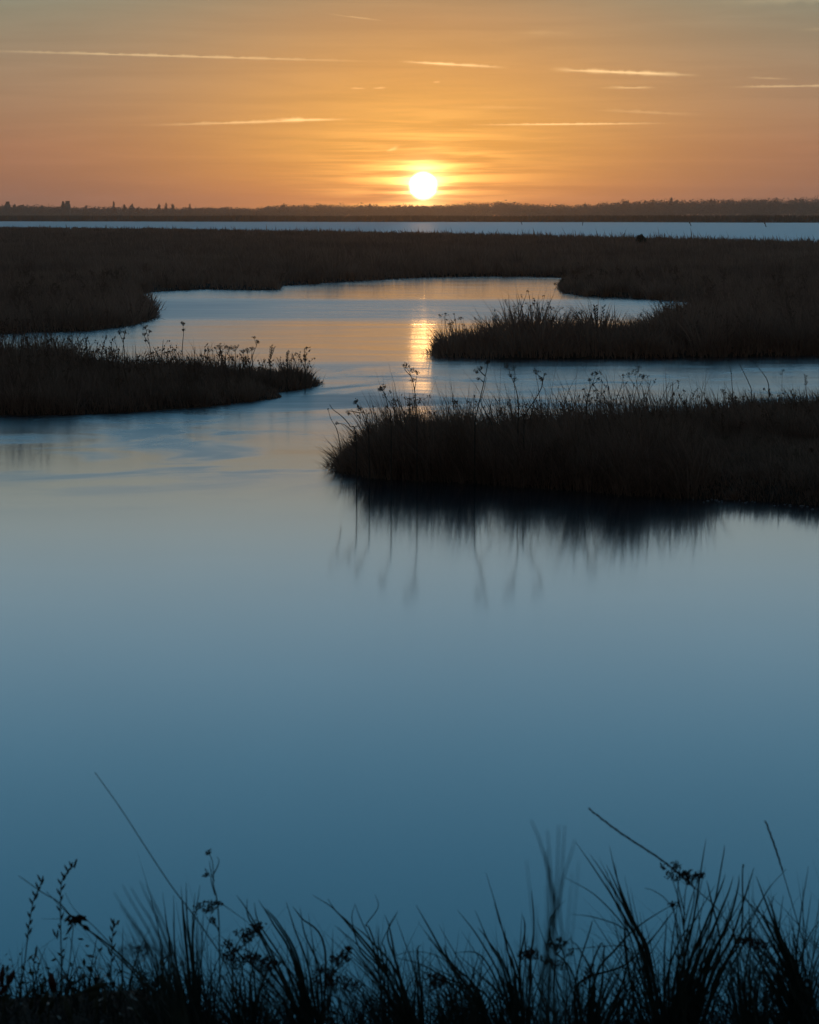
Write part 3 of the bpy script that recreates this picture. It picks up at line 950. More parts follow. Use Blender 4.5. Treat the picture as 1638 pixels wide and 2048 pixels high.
dp('dead_hogweed', 'plant', 'upright small topped stalk between the twigs and the right edge', 20.8,
   [[(1564, 790), (1564, 765), (1565, 742)]], [(1566, 741, .014, 6), (1562, 748, .012, 5)], .003, GI, .005)
dp('dead_hogweed', 'plant', 'small seedy spike close to the right edge on the nearest islet', 20.8,
   [[(1612, 800), (1612, 775), (1611, 752)]], [], .003, GI, sprays=[(1612, 772, 1611, 750, 9, .028)])

GL = 'dead stalks standing on the left islet'
dp('dead_hogweed', 'plant', 'forked stalk with twin heads, leftmost tall one on the left islet', 26.5,
   [[(249, 715), (248, 695), (245, 682), (240, 668)], [(246, 684), (249, 672), (250, 664)]], [(239, 664, .035, 8), (250, 664, .03, 8), (248, 676, .02, 6)], .0065, GL, .009)
dp('dead_hogweed', 'plant', 'tall stalk hung with seeds, second from left on the left islet', 26.5,
   [[(304, 725), (300, 695), (296, 675), (291, 655)], [(298, 688), (290, 675), (288, 665)], [(297, 672), (299, 662)]],
   [(290, 654, .035, 9), (299, 662, .025, 6), (289, 668, .03, 8), (291, 680, .02, 6)], .0065, GL, .009)
dp('dead_hogweed', 'plant', 'tallest lone stalk with a dark crown above the left islet', 26.3,
   [[(364, 725), (365, 690), (367, 668), (366, 650)]], [(366, 647, .032, 10), (367, 660, .02, 7)], .0065, GL, .009)
dp('dead_hogweed', 'plant', 'low spray of dark seed tops above the middle of the left islet', 26,
   [[(446, 735), (444, 712), (440, 695)], [(456, 735), (460, 710), (457, 694)], [(470, 735), (471, 705), (468, 690)]],
   [(440, 692, .05, 13), (456, 694, .045, 11), (469, 694, .06, 15), (441, 705, .03, 8)], .0055, GL, .008)
dp('dead_hogweed', 'plant', 'flat topped cluster left of the slanting stalk on the left islet', 25.8,
   [[(486, 735), (488, 715), (486, 704)], [(498, 735), (496, 712), (494, 702)]],
   [(486, 702, .035, 10), (495, 700, .045, 12)], .0055, GL, .008)
dp('dead_hogweed', 'plant', 'slanting stalk with two separate buds high over the left islet', 25.8,
   [[(500, 730), (507, 706), (512, 694), (515, 684)], [(513, 690), (508, 676)], [(503, 715), (504, 700)]],
   [(515, 683, .022, 9), (508, 675, .014, 6), (504, 697, .03, 9)], .0055, GL, .008)
dp('seeding_dock', 'plant', 'pair of seedy spikes midway between slanting stalk and islet tip', 25.6,
   [[(540, 740), (540, 720), (542, 704), (543, 694)], [(541, 718), (546, 704), (549, 695)]], [], .0055, GL, sprays=[(540, 722, 543, 692, 12, .035), (543, 712, 549, 694, 8, .03)])
dp('seeding_dock', 'plant', 'single upright seedy spike close to the left islet tip', 25.3,
   [[(574, 755), (574, 735), (575, 704)]], [], .0065, GL, sprays=[(574, 735, 575, 703, 14, .035)])
dp('dead_hogweed', 'plant', 'small flat headed stalk over the grass at the left islet tip', 25.2,
   [[(610, 755), (610, 735), (611, 722)]], [(611, 720, .02, 8)], .0055, GL, .008)
dp('seeding_dock', 'plant', 'stout dark spike rising from shadows at the far left islet grass', 27.5,
   [[(172, 715), (173, 695), (172, 678)]], [], .006, GL, sprays=[(172, 700, 172, 676, 12, .035)])

GP = 'dead stalks on the marsh spit'
dp('dead_hogweed', 'plant', 'tall crooked bare twig above the middle of the marsh spit', 33,
   [[(1096, 690), (1092, 662), (1083, 640), (1078, 618), (1068, 597)], [(1085, 645), (1086, 625), (1085, 612)]], [(1068, 597, .012, 3)], .007, GP, .008)
dp('seeding_dock', 'plant', 'thick brush like stalk right of the crooked twig on the spit', 33,
   [[(1098, 680), (1101, 655), (1106, 632)]], [], .02, GP, sprays=[(1099, 668, 1106, 636, 16, .05)])
dp('dead_hogweed', 'plant', 'thin stalk with knobs near the left tip of the marsh spit', 33,
   [[(914, 690), (914, 665), (911, 645), (908, 628)]], [(908, 628, .012, 4), (910, 640, .012, 4)], .007, GP, .009)
dp('dead_hogweed', 'plant', 'faint floating seed head above the left tip of the marsh spit', 33,
   [[(884, 690), (884, 655), (882, 633)], [(883, 645), (890, 628)]], [(880, 631, .04, 8), (890, 627, .025, 6)], .003, GP, .008)
dp('dead_hogweed', 'plant', 'small rounded head right of the knobbed stalk on the spit', 33,
   [[(930, 690), (926, 660), (922, 637)]], [(921, 636, .035, 10)], .003, GP, .009)
dp('seeding_dock', 'plant', 'seedy double spike at the right half of the marsh spit', 33,
   [[(1194, 690), (1193, 650), (1191, 614)], [(1205, 690), (1203, 650), (1207, 614)]], [], .006, GP, sprays=[(1193, 645, 1191, 612, 14, .06), (1205, 640, 1207, 613, 8, .05)])
dp('dead_hogweed', 'plant', 'ragged twigs leaning over water at the marsh corner tip', 63,
   [[(1135, 584), (1122, 575), (1110, 568)], [(1130, 588), (1118, 582), (1108, 580)], [(1135, 578), (1128, 565), (1124, 558)]],
   [(1110, 568, .05, 7), (1109, 579, .05, 7), (1125, 560, .05, 7)], .009, GP, .016)
dp('dead_hogweed', 'plant', 'splayed twigs hanging off the left marsh point over the water', 43,
   [[(298, 640), (312, 634), (330, 639)], [(298, 636), (308, 620), (322, 605)], [(296, 632), (300, 612), (304, 597)], [(296, 634), (304, 616), (312, 600)]], [], .008, GP)



def weeds(poly, count, x0, x1, y0, y1, power, hfun, rad, label, m):
    """dry branching weeds that stand among the grass"""
    cx, cy, cd = scatter(poly, count, x0, x1, y0, y1, power, -.05)
    gz = height(cx, cy); H = hfun(cx, cy) * rng.uniform(.8, 1.45, count)
    mb = MB()
    for i in range(count):
        b0 = np.array([cx[i], cy[i], gz[i] - .02]); h = H[i]; r_ = rad * (cy[i] / 16)
        ln = rng.normal(-.10, .16, 2)
        top = b0 + [ln[0] * h, ln[1] * h, h]
        mid = b0 + [ln[0] * h * .3 + rng.normal(0, .03) * h, ln[1] * h * .4, h * .55]
        c_ = crom([b0, mid, top], 4)
        mb.tube(c_, np.linspace(r_, r_ * .45, len(c_)), 4)
        for j in range(rng.integers(3, 8)):
            t_ = rng.uniform(.45, .98); a = c_[int(t_ * (len(c_) - 1))]
            e = a + np.array([rng.normal(0, .11), rng.normal(0, .08), rng.uniform(.06, .20)]) * h
            mb.tube(crom([a, (a + e) / 2 + [0, 0, -.01 * h], e], 3), r_ * .4, 3)
            for w_ in range(3):
                d_ = rng.normal(0, .5, 3) + [0, 0, .7]; d_ *= r_ * 2.6 / np.linalg.norm(d_)
                e2 = e + rng.normal(0, r_ * 2.0, 3)
                mb.leaf(e2 - d_, e2 + d_, r_ * 1.1, th=.7)
    o = mb.build('dry_weeds', m, None, False)
    tag(o, label, 'weeds', kind='stuff')


weeds(NEAR_ISLE, 200, -.8, 4.6, 15, 22, 0, lambda x, y: hn(x, y) * .92, .0034, 'dry branching weeds poking out of the nearest islet', M_grass)
weeds(LEFT_ISLE, 210, -6, -.95, 22, 30, 0, lambda x, y: hl(x, y) * 1.0, .0032, 'dry branching weeds poking out of the left islet', M_grass)
weeds(MARSH, 300, lambda q: -.21 * q, lambda q: .21 * q, 30.8, 66, 2.2, lambda x, y: hp0(x, y) * .85, .0028, 'dry branching weeds along the edges of the wide marsh', M_far)

# ------------------------------------------------------------------ the near bank
YB = 4.15
BZ = .30


def tussock(label, root_px, tips, Y=YB, extra=14, spread=60, reach=160, w=.0028, name='grass_tussock', rs=10, m=None, lean=0):
    """fan of blades from one root; tips are traced, extra ones fill the fan"""
    rx, ry = root_px
    base = P(rx, ry, Y)
    gz = min(BZ, base[2])
    org = np.array([base[0], Y, gz])
    root = empty(name, org, label, 'grass tuft', 'grass tufts on the near bank')
    mb = MB(org)
    for tip in tips:
        jx = rng.uniform(-rs, rs)
        pts = [(rx + jx, ry)] + list(tip)
        if rs > 10: pts[1] = (pts[1][0] + jx * .6, pts[1][1])
        w_ = w * .66
        if isinstance(pts[-1], (int, float)): w_ = min(1.2, pts.pop() ** .6) * w * .66
        dy = rng.uniform(-.12, .12)
        ps = [P(a[0], a[1], Y + dy * (kk / len(pts))) for kk, a in enumerate(pts)]
        c_ = crom(ps, 6)
        tt = np.linspace(0, 1, len(c_))
        mb.tube(c_, w_ * (1 - tt ** 3) ** .8 * np.interp(tt, [0, .3, 1], [.8, 1, .55]) + .0003, 6, .35)
    for j in range(int(extra * 1.7)):
        t0 = tips[rng.integers(len(tips))]
        t0 = t0[-1] if not isinstance(t0[-1], (int, float)) else t0[-2]
        f = rng.uniform(.4, .95)
        ex = rx + (t0[0] - rx) * f + rng.normal(0, spread * .5) + lean
        ey = ry + (t0[1] - ry) * f + rng.uniform(-10, 30)
        mx = rx + (ex - rx) * .42 + rng.normal(0, 8); my = ry + (ey - ry) * .55
        dy = rng.uniform(-.2, .2)
        c_ = crom([P(rx + rng.uniform(-14, 14), ry, Y), P(mx, my, Y + dy * .5), P(ex, ey, Y + dy)], 6)
        tt = np.linspace(0, 1, len(c_))
        mb.tube(c_, w * rng.uniform(.3, .6) * (1 - tt ** 2.5) ** .8 + .0002, 5, .35)
    mb.build('blades', m or M_green, root)
    return root


def culm(label, pts, Y=YB, w=.0016, spike=0, m=None, gz=BZ):
    base = P(pts[0][0], pts[0][1], Y)
    org = np.array([base[0], Y, gz])
    root = empty('grass_culm', org, label, 'grass stem', 'tall single grass stems on the near bank')
    mb = MB(org)
    ps = [P(a[0], a[1], Y) for a in pts]
    if ps[0][2] > gz: ps = [np.array([ps[0][0], Y, gz])] + ps
    c_ = crom(ps, 7)
    mb.tube(c_, np.linspace(w, w * .45, len(c_)), 6)
    mb.build('stem', m or M_green, root)
    if spike:
        hb_ = MB(org); L = len(c_); n0 = int(L * (1 - spike))
        tt = np.linspace(0, 1, L - n0)
        hb_.tube(c_[n0:], w * .7 + .0006 * np.sin(tt * 3.14) ** .6, 6)
        for j in range(n0, L - 1):
            s_ = 1 if j % 2 else -1
            dv = c_[j + 1] - c_[j]; dv /= np.linalg.norm(dv)
            sd2 = np.cross(dv, [0, 1, 0]) * s_
            hb_.leaf(c_[j], c_[j] + dv * .012 + sd2 * .002, .0009, th=.8)
        hb_.build('seed_head', M_seed, root)
    return root


T = tussock
T('leaning tuft with a fan of fine tips under the long thin stem', (405, 2150),
  [[(352, 1960), (325, 1785)], [(355, 1940), (347, 1790), 1.2], [(372, 1900), (362, 1772)], [(378, 1880), (372, 1765)],
   [(385, 1900), (390, 1785)], [(385, 1900), (400, 1770)], [(345, 1900), (330, 1830)], [(370, 1860), (365, 1800), 1.3]], spread=50, extra=22)
T('soft blurred tuft close to the camera at the left', (420, 2300),
  [[(330, 1960), (228, 1785)], [(335, 1950), (245, 1770)], [(340, 1930), (262, 1775)], [(345, 1930), (280, 1762)], [(350, 1920), (292, 1768)],
   [(352, 1950), (300, 1800)], [(335, 1970), (240, 1810)], [(330, 1990), (255, 1830)]], Y=2.6, spread=40, extra=16, w=.0016)
T('broad left leaning tuft beside the tall forked seed stalk', (640, 2140),
  [[(560, 1940), (500, 1830), (473, 1790)], [(530, 1890), (497, 1835), (494, 1797)], [(580, 1950), (520, 1850), (508, 1805)],
   [(590, 1930), (545, 1845), (517, 1800), 1.5], [(595, 1930), (555, 1850), (524, 1812), 1.9], [(600, 1930), (560, 1850), (530, 1815), 1.2],
   [(620, 1950), (590, 1860), (572, 1803)], [(640, 1950), (610, 1870), (600, 1815)], [(650, 1900), (602, 1835), (585, 1812)],
   [(560, 1990), (470, 1900), (440, 1870)], [(600, 1980), (560, 1920), (515, 1870)], [(580, 2000), (520, 1920), (470, 1890)]], spread=70, extra=40)
T('crossing left leaning tuft in the middle of the bank', (850, 2150),
  [[(790, 1980), (720, 1880), (670, 1820), (625, 1790)], [(780, 1960), (710, 1860), (672, 1822), (655, 1797)], [(800, 1960), (740, 1880), (706, 1850), 1.8],
   [(800, 1980), (745, 1900), (697, 1850), 1.2], [(790, 1980), (725, 1900), (668, 1850)], [(800, 1950), (775, 1870), (795, 1822)],
   [(795, 1940), (780, 1860), (770, 1830)], [(840, 1960), (835, 1900), (843, 1890)], [(790, 1990), (760, 1900), (757, 1852)]], spread=80, extra=40)
T('broken straw with angular folded blades above the middle tuft', (770, 2120),
  [[(765, 1950), (740, 1860), (732, 1850), (756, 1815), (750, 1788)], [(760, 1960), (745, 1890), (722, 1840), (710, 1808)], [(760, 1960), (720, 1900), (704, 1840), (710, 1808)],
   [(775, 1950), (770, 1900), (766, 1880), (795, 1825)]], spread=60, extra=8, w=.0019)
T('thick pointed tuft right of centre leaning left', (1010, 2150),
  [[(950, 2000), (895, 1920), (855, 1850), (832, 1810), 1.5], [(960, 1990), (905, 1930), (870, 1890), (855, 1875), 1.1], [(900, 1925), (890, 1890)],
   [(1000, 2000), (960, 1950), (912, 1905)], [(980, 2000), (900, 1960), (840, 1928), (790, 1915)], [(960, 2000), (880, 1960), (830, 1935)]], spread=60, extra=26)
T('upright tuft of fine tips left of the flat dark flower head', (1050, 2150),
  [[(1010, 1980), (960, 1880), (915, 1820)], [(1010, 1950), (980, 1890), (950, 1820)], [(1020, 1960), (975, 1880), (955, 1855)], [(1030, 1950), (1014, 1900), (1010, 1860), 1.2],
   [(1040, 1950), (1050, 1860), (1045, 1830)], [(1060, 1950), (1068, 1850), (1063, 1780)], [(1062, 1950), (1052, 1900), (1048, 1840)],
   [(1040, 1980), (1020, 1920), (1000, 1840), (972, 1745), .7], [(1040, 1960), (1005, 1860), (988, 1805), .7], [(1000, 1980), (960, 1910), (910, 1905)]], spread=60, extra=30)
T('ghostly blurred tuft very close to the camera right of centre', (1098, 2420),
  [[(1104, 1960), (1108, 1800), (1082, 1690), (1062, 1640)], [(1104, 1960), (1105, 1800), (1095, 1660)], [(1106, 1960), (1110, 1800), (1118, 1650)],
   [(1108, 1960), (1120, 1800), (1150, 1680)], [(1104, 1960), (1105, 1800), (1088, 1710)], [(1106, 1960), (1118, 1800), (1130, 1650)], [(1100, 1960), (1098, 1800), (1092, 1700)]],
  Y=2.0, spread=44, extra=16, w=.0009, rs=46)
T('tall sharp tuft whose blades meet in a dark spear', (1330, 2150),
  [[(1290, 1930), (1240, 1820), (1190, 1740), (1152, 1685)], [(1300, 1930), (1262, 1840), (1215, 1760), (1180, 1708), 1.3],
   [(1300, 1920), (1258, 1830), (1232, 1770), (1213, 1730), 1.4], [(1300, 1920), (1262, 1830), (1235, 1760), (1219, 1692), 1.3],
   [(1302, 1920), (1265, 1840), (1240, 1780), (1229, 1725)], [(1295, 1930), (1250, 1840), (1230, 1800), 1.6],
   [(1270, 2000), (1250, 1880), (1246, 1850), (1190, 1790), (1130, 1755), .8], [(1270, 2000), (1250, 1900), (1247, 1858), (1190, 1835), (1140, 1828), .7]], spread=50, extra=16)
T('dark right leaning tuft behind the round seed cluster', (1330, 2150),
  [[(1360, 1960), (1385, 1850), (1402, 1740), (1412, 1678)], [(1370, 1960), (1410, 1850), (1440, 1780), (1451, 1748), 1.6], [(1380, 1960), (1425, 1860), (1455, 1790), (1467, 1752), 1.6],
   [(1370, 1950), (1420, 1840), (1445, 1720), (1449, 1690), .7], [(1350, 1960), (1380, 1860), (1430, 1770)], [(1330, 1980), (1360, 1880), (1400, 1830)]], spread=50, extra=26, w=.0034)
T('second right leaning tuft beside the spearlike tuft', (1370, 2160),
  [[(1410, 1950), (1455, 1850), (1475, 1780), (1478, 1750), 1.3], [(1420, 1960), (1465, 1870), (1497, 1770), (1508, 1735)], [(1400, 1960), (1440, 1880), (1470, 1790)],
   [(1430, 1960), (1480, 1880), (1485, 1740), (1489, 1735), .7], [(1400, 1980), (1440, 1900), (1420, 1790), (1413, 1760)], [(1380, 1990), (1400, 1900), (1395, 1800)]], spread=50, extra=26, w=.0036)
T('heavy black left leaning tuft near the right corner', (1640, 2170),
  [[(1600, 1980), (1560, 1880), (1530, 1800), (1512, 1752), 1.8], [(1595, 1980), (1545, 1870), (1502, 1795), 1.3], [(1590, 1980), (1535, 1870), (1485, 1785)],
   [(1600, 1980), (1550, 1880), (1520, 1810), 1.9], [(1600, 1960), (1550, 1860), (1470, 1780)], [(1610, 1980), (1565, 1900), (1540, 1840), 2.2],
   [(1605, 1980), (1570, 1900), (1545, 1820), (1535, 1790)], [(1590, 1980), (1520, 1900), (1475, 1870)]], spread=44, extra=46, w=.0038)
T('fine mixed tuft at the right edge of the bank', (1605, 2150),
  [[(1592, 1950), (1600, 1840), (1617, 1732)], [(1590, 1990), (1610, 1890), (1650, 1825)], [(1600, 1980), (1610, 1880), (1622, 1790), .7], [(1600, 1990), (1560, 1880), (1545, 1820), (1547, 1790), .7],
   [(1620, 1990), (1630, 1930), (1650, 1890), 1.5], [(1600, 1990), (1590, 1900), (1583, 1870)], [(1560, 1990), (1558, 1900), (1560, 1840), (1567, 1790), .8]], spread=70, extra=30)
T('low ragged tuft between the blurred tuft and the spear', (1170, 2150),
  [[(1150, 1960), (1110, 1900), (1100, 1840), (1130, 1800), .7], [(1180, 1960), (1200, 1890), (1208, 1895)], [(1190, 1960), (1230, 1900), (1280, 1850), (1360, 1800), 1.9],
   [(1150, 1980), (1180, 1860), (1185, 1840), .7], [(1200, 1990), (1208, 1900), (1208, 1890)], [(1150, 1980), (1250, 1930), (1310, 1870), (1370, 1790), 1.5],
   [(1190, 1980), (1160, 1900), (1140, 1880)], [(1240, 1980), (1260, 1920), (1300, 1870)]], spread=90, extra=36)
T('low fine tuft at the foot of the bent stem', (330, 2130),
  [[(300, 2000), (262, 1950)], [(310, 2000), (280, 1930)], [(320, 1990), (300, 1890)], [(330, 1990), (320, 1870)], [(300, 2020), (250, 1965)], [(320, 1990), (270, 1880)], [(340, 1990), (345, 1880)]], spread=60, extra=26)
T('low crossing tuft under the dark flower cluster', (500, 2140),
  [[(480, 1980), (440, 1900)], [(490, 1980), (470, 1880)], [(500, 1970), (520, 1880)], [(510, 1970), (480, 1860)], [(520, 1980), (560, 1890)], [(470, 2000), (420, 1920)]], spread=80, extra=36)
T('low crossing tuft at the bottom centre of the bank', (930, 2140),
  [[(900, 1990), (870, 1900)], [(910, 1990), (900, 1930)], [(940, 1980), (960, 1900)], [(920, 1980), (860, 1930)], [(950, 1990), (990, 1920)]], spread=90, extra=36)
T('sparse upright tuft with long tips close to the right edge', (1500, 2150),
  [[(1480, 1980), (1470, 1880), (1455, 1800)], [(1490, 1980), (1500, 1880), (1497, 1800)], [(1500, 1980), (1530, 1900), (1565, 1830)], [(1510, 1980), (1540, 1920), (1590, 1850)],
   [(1480, 1990), (1440, 1920), (1420, 1860)]], spread=60, extra=34)

culm('very long thin stem rising left from behind the leaning tuft', [(500, 2110), (460, 1950), (405, 1855), (345, 1775), (295, 1700), (240, 1615), (190, 1545)], 3.9, .0015)
culm('long stem with a feathery spike leaning left above the seed cluster', [(1520, 2100), (1480, 1900), (1440, 1825), (1400, 1785), (1330, 1725), (1240, 1665), (1177, 1617)], 3.8, .0013, .42)
culm('tall thin stem curving up at the right', [(1660, 2120), (1632, 1960), (1600, 1860), (1572, 1765), (1552, 1700), (1531, 1642)], 4.1, .0013, .3)
culm('thin pale stem crossing behind the tall right stem', [(1420, 2100), (1480, 1900), (1530, 1790), (1572, 1738)], 4.5, .0012)
culm('arched thin stem bowing left of the round seed cluster', [(1370, 2100), (1352, 1850), (1335, 1803), (1310, 1783), (1290, 1776)], 4.0, .0012)
culm('low bowed stem arching left over the middle of the bank', [(960, 2100), (930, 1960), (880, 1915), (830, 1903), (785, 1912)], 4.0, .0011)
culm('nearly level straw left of the spear', [(1260, 2110), (1268, 1930), (1252, 1894), (1190, 1894), (1140, 1899)], 4.2, .0013)


def bent_straw():
    root = empty('bent_straw', (P(330, 2100, 4.0)[0], 4.0, BZ), 'stout bent straw with a dark withered knot leaning far left', 'plant')
    org = np.array([P(330, 2100, 4.0)[0], 4.0, BZ])
    a = MB(org)
    for ln, w_ in (([(400, 2120), (330, 2010), (270, 1940), (215, 1888), (152, 1842), (118, 1805), (85, 1785), (38, 1752)], .0026),
                   ([(390, 2120), (320, 2005), (260, 1938), (205, 1885), (165, 1850), (130, 1822), (92, 1782)], .002),
                   ([(300, 1990), (235, 1905), (190, 1855), (150, 1820), (130, 1785)], .0012),
                   ([(150, 1842), (120, 1838), (82, 1838)], .0008)):
        c_ = crom([P(q_[0], q_[1], 4.0) for q_ in ln], 6)
        a.tube(c_, np.linspace(w_, w_ * .25, len(c_)), 6)
    a.build('stem', M_green, root)
    k_ = MB(org)
    for j in range(26):
        c_ = P(150 + rng.normal(0, 9), 1838 + rng.normal(0, 3.5), 4.0 + rng.normal(0, .008))
        d_ = rng.normal(0, 1, 3) * [1, .5, .45]; d_ /= np.linalg.norm(d_)
        k_.leaf(c_ - d_ * .009, c_ + d_ * .010, .0028, th=.5)
    k_.leaf(P(147, 1846, 4.0), P(131, 1872, 4.0), .0024)
    k_.leaf(P(165, 1850, 4.0), P(180, 1862, 4.0), .005)
    k_.build('withered_knot', M_seed, root)


bent_straw()
GS = 'seeding grasses at the left end of the bank'


def seed_grass(label, pts, spikes, Y=4.1, L=.016):
    base = P(pts[0][0], pts[0][1], Y); org = np.array([base[0], Y, BZ])
    root = empty('seeding_grass', org, label, 'plant', GS)
    sb, hb_ = MB(org), MB(org)
    ps = [P(a[0], a[1], Y) for a in pts]
    c_ = crom(ps, 6)
    sb.tube(c_, np.linspace(.0014, .0007, len(c_)), 6)
    for (x_, y_, dx, dy) in spikes:
        a = P(x_, y_, Y); e = P(x_ + dx, y_ + dy, Y + rng.normal(0, .004))
        hb_.leaf(a, e, .0021, th=.75)
    sb.build('stem', M_green, root); hb_.build('seed_head', M_seed, root)


def pairs(pts, n_, ln=15):
    out = []
    p_ = np.asarray(pts, float)
    for j in range(n_):
        t_ = j / (n_ - 1) * (len(p_) - 1); i_ = min(int(t_), len(p_) - 2); f = t_ - i_
        q_ = p_[i_] * (1 - f) + p_[i_ + 1] * f
        s_ = 1 if j % 2 else -1
        out.append((q_[0], q_[1], s_ * rng.uniform(5, 9), -ln * rng.uniform(.8, 1.2)))
    out.append((p_[-1][0], p_[-1][1] + 6, (p_[-1][0] - p_[-2][0]) * .4, -ln * 1.4))
    return out


seed_grass('tall seeding grass with nodding tip, second from the left edge', [(128, 2110), (124, 1990), (122, 1900), (121, 1800), (124, 1762), (134, 1745), (153, 1726)],
           pairs([(121, 1860), (120, 1800), (124, 1765), (136, 1746), (148, 1732)], 14) + [(112, 1875, -7, -18), (114, 1880, 2, -22), (125, 1880, 12, -6), (124, 1905, 5, -8), (124, 1918, 5, -8)])
seed_grass('slender seeding grass leaning right, nearest the left edge', [(28, 2110), (40, 1990), (50, 1920), (57, 1860), (66, 1805), (76, 1780), (85, 1760)],
           pairs([(57, 1880), (59, 1850), (66, 1810), (74, 1785), (83, 1765)], 13))
seed_grass('short grass with a single plump spike between taller seed stalks', [(66, 2110), (66, 1995), (68, 1925), (71, 1905)], [(70, 1918, 4, -26), (68, 1924, -4, -10), (68, 1926, 6, -3), (71, 1905, 3, -14)])
seed_grass('seeding grass with paired spikelets right of the withered knot', [(215, 2110), (220, 2000), (222, 1940), (224, 1890), (227, 1845)],
           pairs([(222, 1938), (224, 1905), (225, 1870), (227, 1850)], 9, 14))
seed_grass('faint double stalk under the withered knot', [(128, 2110), (134, 1980), (142, 1900), (147, 1850)], [(134, 1975, -5, -10)], 4.2)
seed_grass('thin stalk with a slanting spike low at the left', [(150, 2110), (142, 1985), (150, 1966), (172, 1950)], [(150, 1968, 24, -20), (143, 1980, -2, -18)])


# leafy low plants --------------------------------------------------
def leafy(label, stems, leaves, Y=4.0, m=None):
    base = P(stems[0][0][0], stems[0][0][1], Y); org = np.array([base[0], Y, BZ])
    root = empty('leafy_plant', org, label, 'plant', 'low leafy plants on the bank')
    sb = MB(org)
    for ln in stems:
        c_ = crom([P(q_[0], q_[1], Y) for q_ in ln], 6)
        sb.tube(c_, np.linspace(.0022, .0011, len(c_)), 6)
    sb.build('stem', M_leafg, root)
    for (x0, y0, x1, y1, w_) in leaves:
        lb = MB(org)
        p0, p1 = P(x0, y0, Y), P(x1, y1, Y - .01)
        d_ = p1 - p0; L = np.linalg.norm(d_); d_ /= L
        sx = np.cross(d_, [0, 1, 0]); sx /= np.linalg.norm(sx)
        rows = []
        for t_ in np.linspace(0, 1, 9):
            ww = w_ / 1060 * math.sin(math.pi * min(1, t_ * .93 + .05)) ** .75
            c_ = p0 + d_ * L * t_ + np.array([0, -.12 * L * math.sin(t_ * 3), 0])
            rows += [c_ - sx * ww + [0, .15 * ww, 0], c_ + [0, -.25 * ww, 0], c_ + sx * ww + [0, .15 * ww, 0]]
        qd = []
        for r_ in range(8):
            for c2 in range(2):
                a0 = r_ * 3 + c2; qd.append((a0, a0 + 1, a0 + 4, a0 + 3))
        rows = np.array(rows)
        lb.add(rows, None, qd); lb.add(rows + [0, .0006, 0], None, [q_[::-1] for q_ in qd])
        lb.build('leaf', m or M_leafg, root)


leafy('small sprout with reddish pointed leaves at the left edge', [[(8, 2110), (6, 2010), (4, 1965)], [(6, 2010), (14, 1975), (20, 1960)]],
      [(3, 1975, 7, 1928, 5), (14, 1972, 29, 1940, 6.5), (0, 1990, 14, 1968, 5)], 4.05, M_leafr)
leafy('single dark oval leaf on a thin stalk at the left', [[(92, 2110), (98, 2020), (108, 1985)]], [(109, 1985, 101, 1945, 8)], 4.0, M_leafr)
leafy('drooping broad leaf on an arching stalk left of the bent straw', [[(330, 2110), (270, 2020), (240, 1980), (212, 1966), (185, 1972), (165, 1984)], [(190, 2100), (193, 2020), (190, 1985)]],
      [(196, 1966, 178, 2004, 8), (215, 1966, 168, 1982, 6), (165, 1982, 150, 1994, 4), (211, 1968, 210, 2030, 3.5), (192, 1978, 196, 2030, 4), (226, 1972, 229, 1962, 4)])
leafy('curling leaves low down beside the single oval leaf', [[(78, 2110), (80, 2030), (84, 1990)], [(150, 2110), (135, 2020), (130, 1995)]],
      [(78, 2030, 98, 1978, 6.5), (80, 1998, 70, 1985, 4), (130, 2000, 142, 2040, 6.5), (80, 1995, 89, 1960, 3), (100, 2020, 108, 2000, 4), (60, 2020, 66, 1995, 4)])


def ground_cover():
    """low tangled leaves and blades closing the bottom of the bank"""
    k_ = 21000
    x = rng.uniform(-2.2, 2.2, k_); y = rng.uniform(3.1, 4.6, k_)
    left = np.clip((-.35 - x) / .3, 0, 1)
    hh = rng.uniform(.05, .31, k_) * (1 - .60 * left) * (.9 + .35 * wnoise(x, y, 5, 31))
    return x, y, hh


x, y, hh = ground_cover()
k_ = len(x)
lx = rng.normal(-.25, .75, k_); ly = rng.normal(0, .4, k_)
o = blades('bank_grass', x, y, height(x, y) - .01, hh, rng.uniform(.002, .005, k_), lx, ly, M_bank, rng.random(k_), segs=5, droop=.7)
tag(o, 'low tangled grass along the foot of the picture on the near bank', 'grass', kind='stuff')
k_ = 8500
x = rng.uniform(-2.0, 2.0, k_); y = rng.uniform(3.7, 4.5, k_)
k0 = (x > -.42) | (rng.random(k_) < .05); x, y = x[k0], y[k0]; k_ = len(x)
hh = .16 + (.22 + .10 * np.clip((x - .1) / .6, 0, 1)) * rng.random(k_) ** 1.5; hh = hh * (.9 + .3 * wnoise(x, y, 2.5, 33))
lx = rng.normal(-.35, .62, k_); ly = rng.normal(0, .3, k_)
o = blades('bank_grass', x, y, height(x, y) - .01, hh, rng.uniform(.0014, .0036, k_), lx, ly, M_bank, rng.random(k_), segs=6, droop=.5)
tag(o, 'criss crossed taller wild grass among the tufts on the near bank', 'grass', kind='stuff')
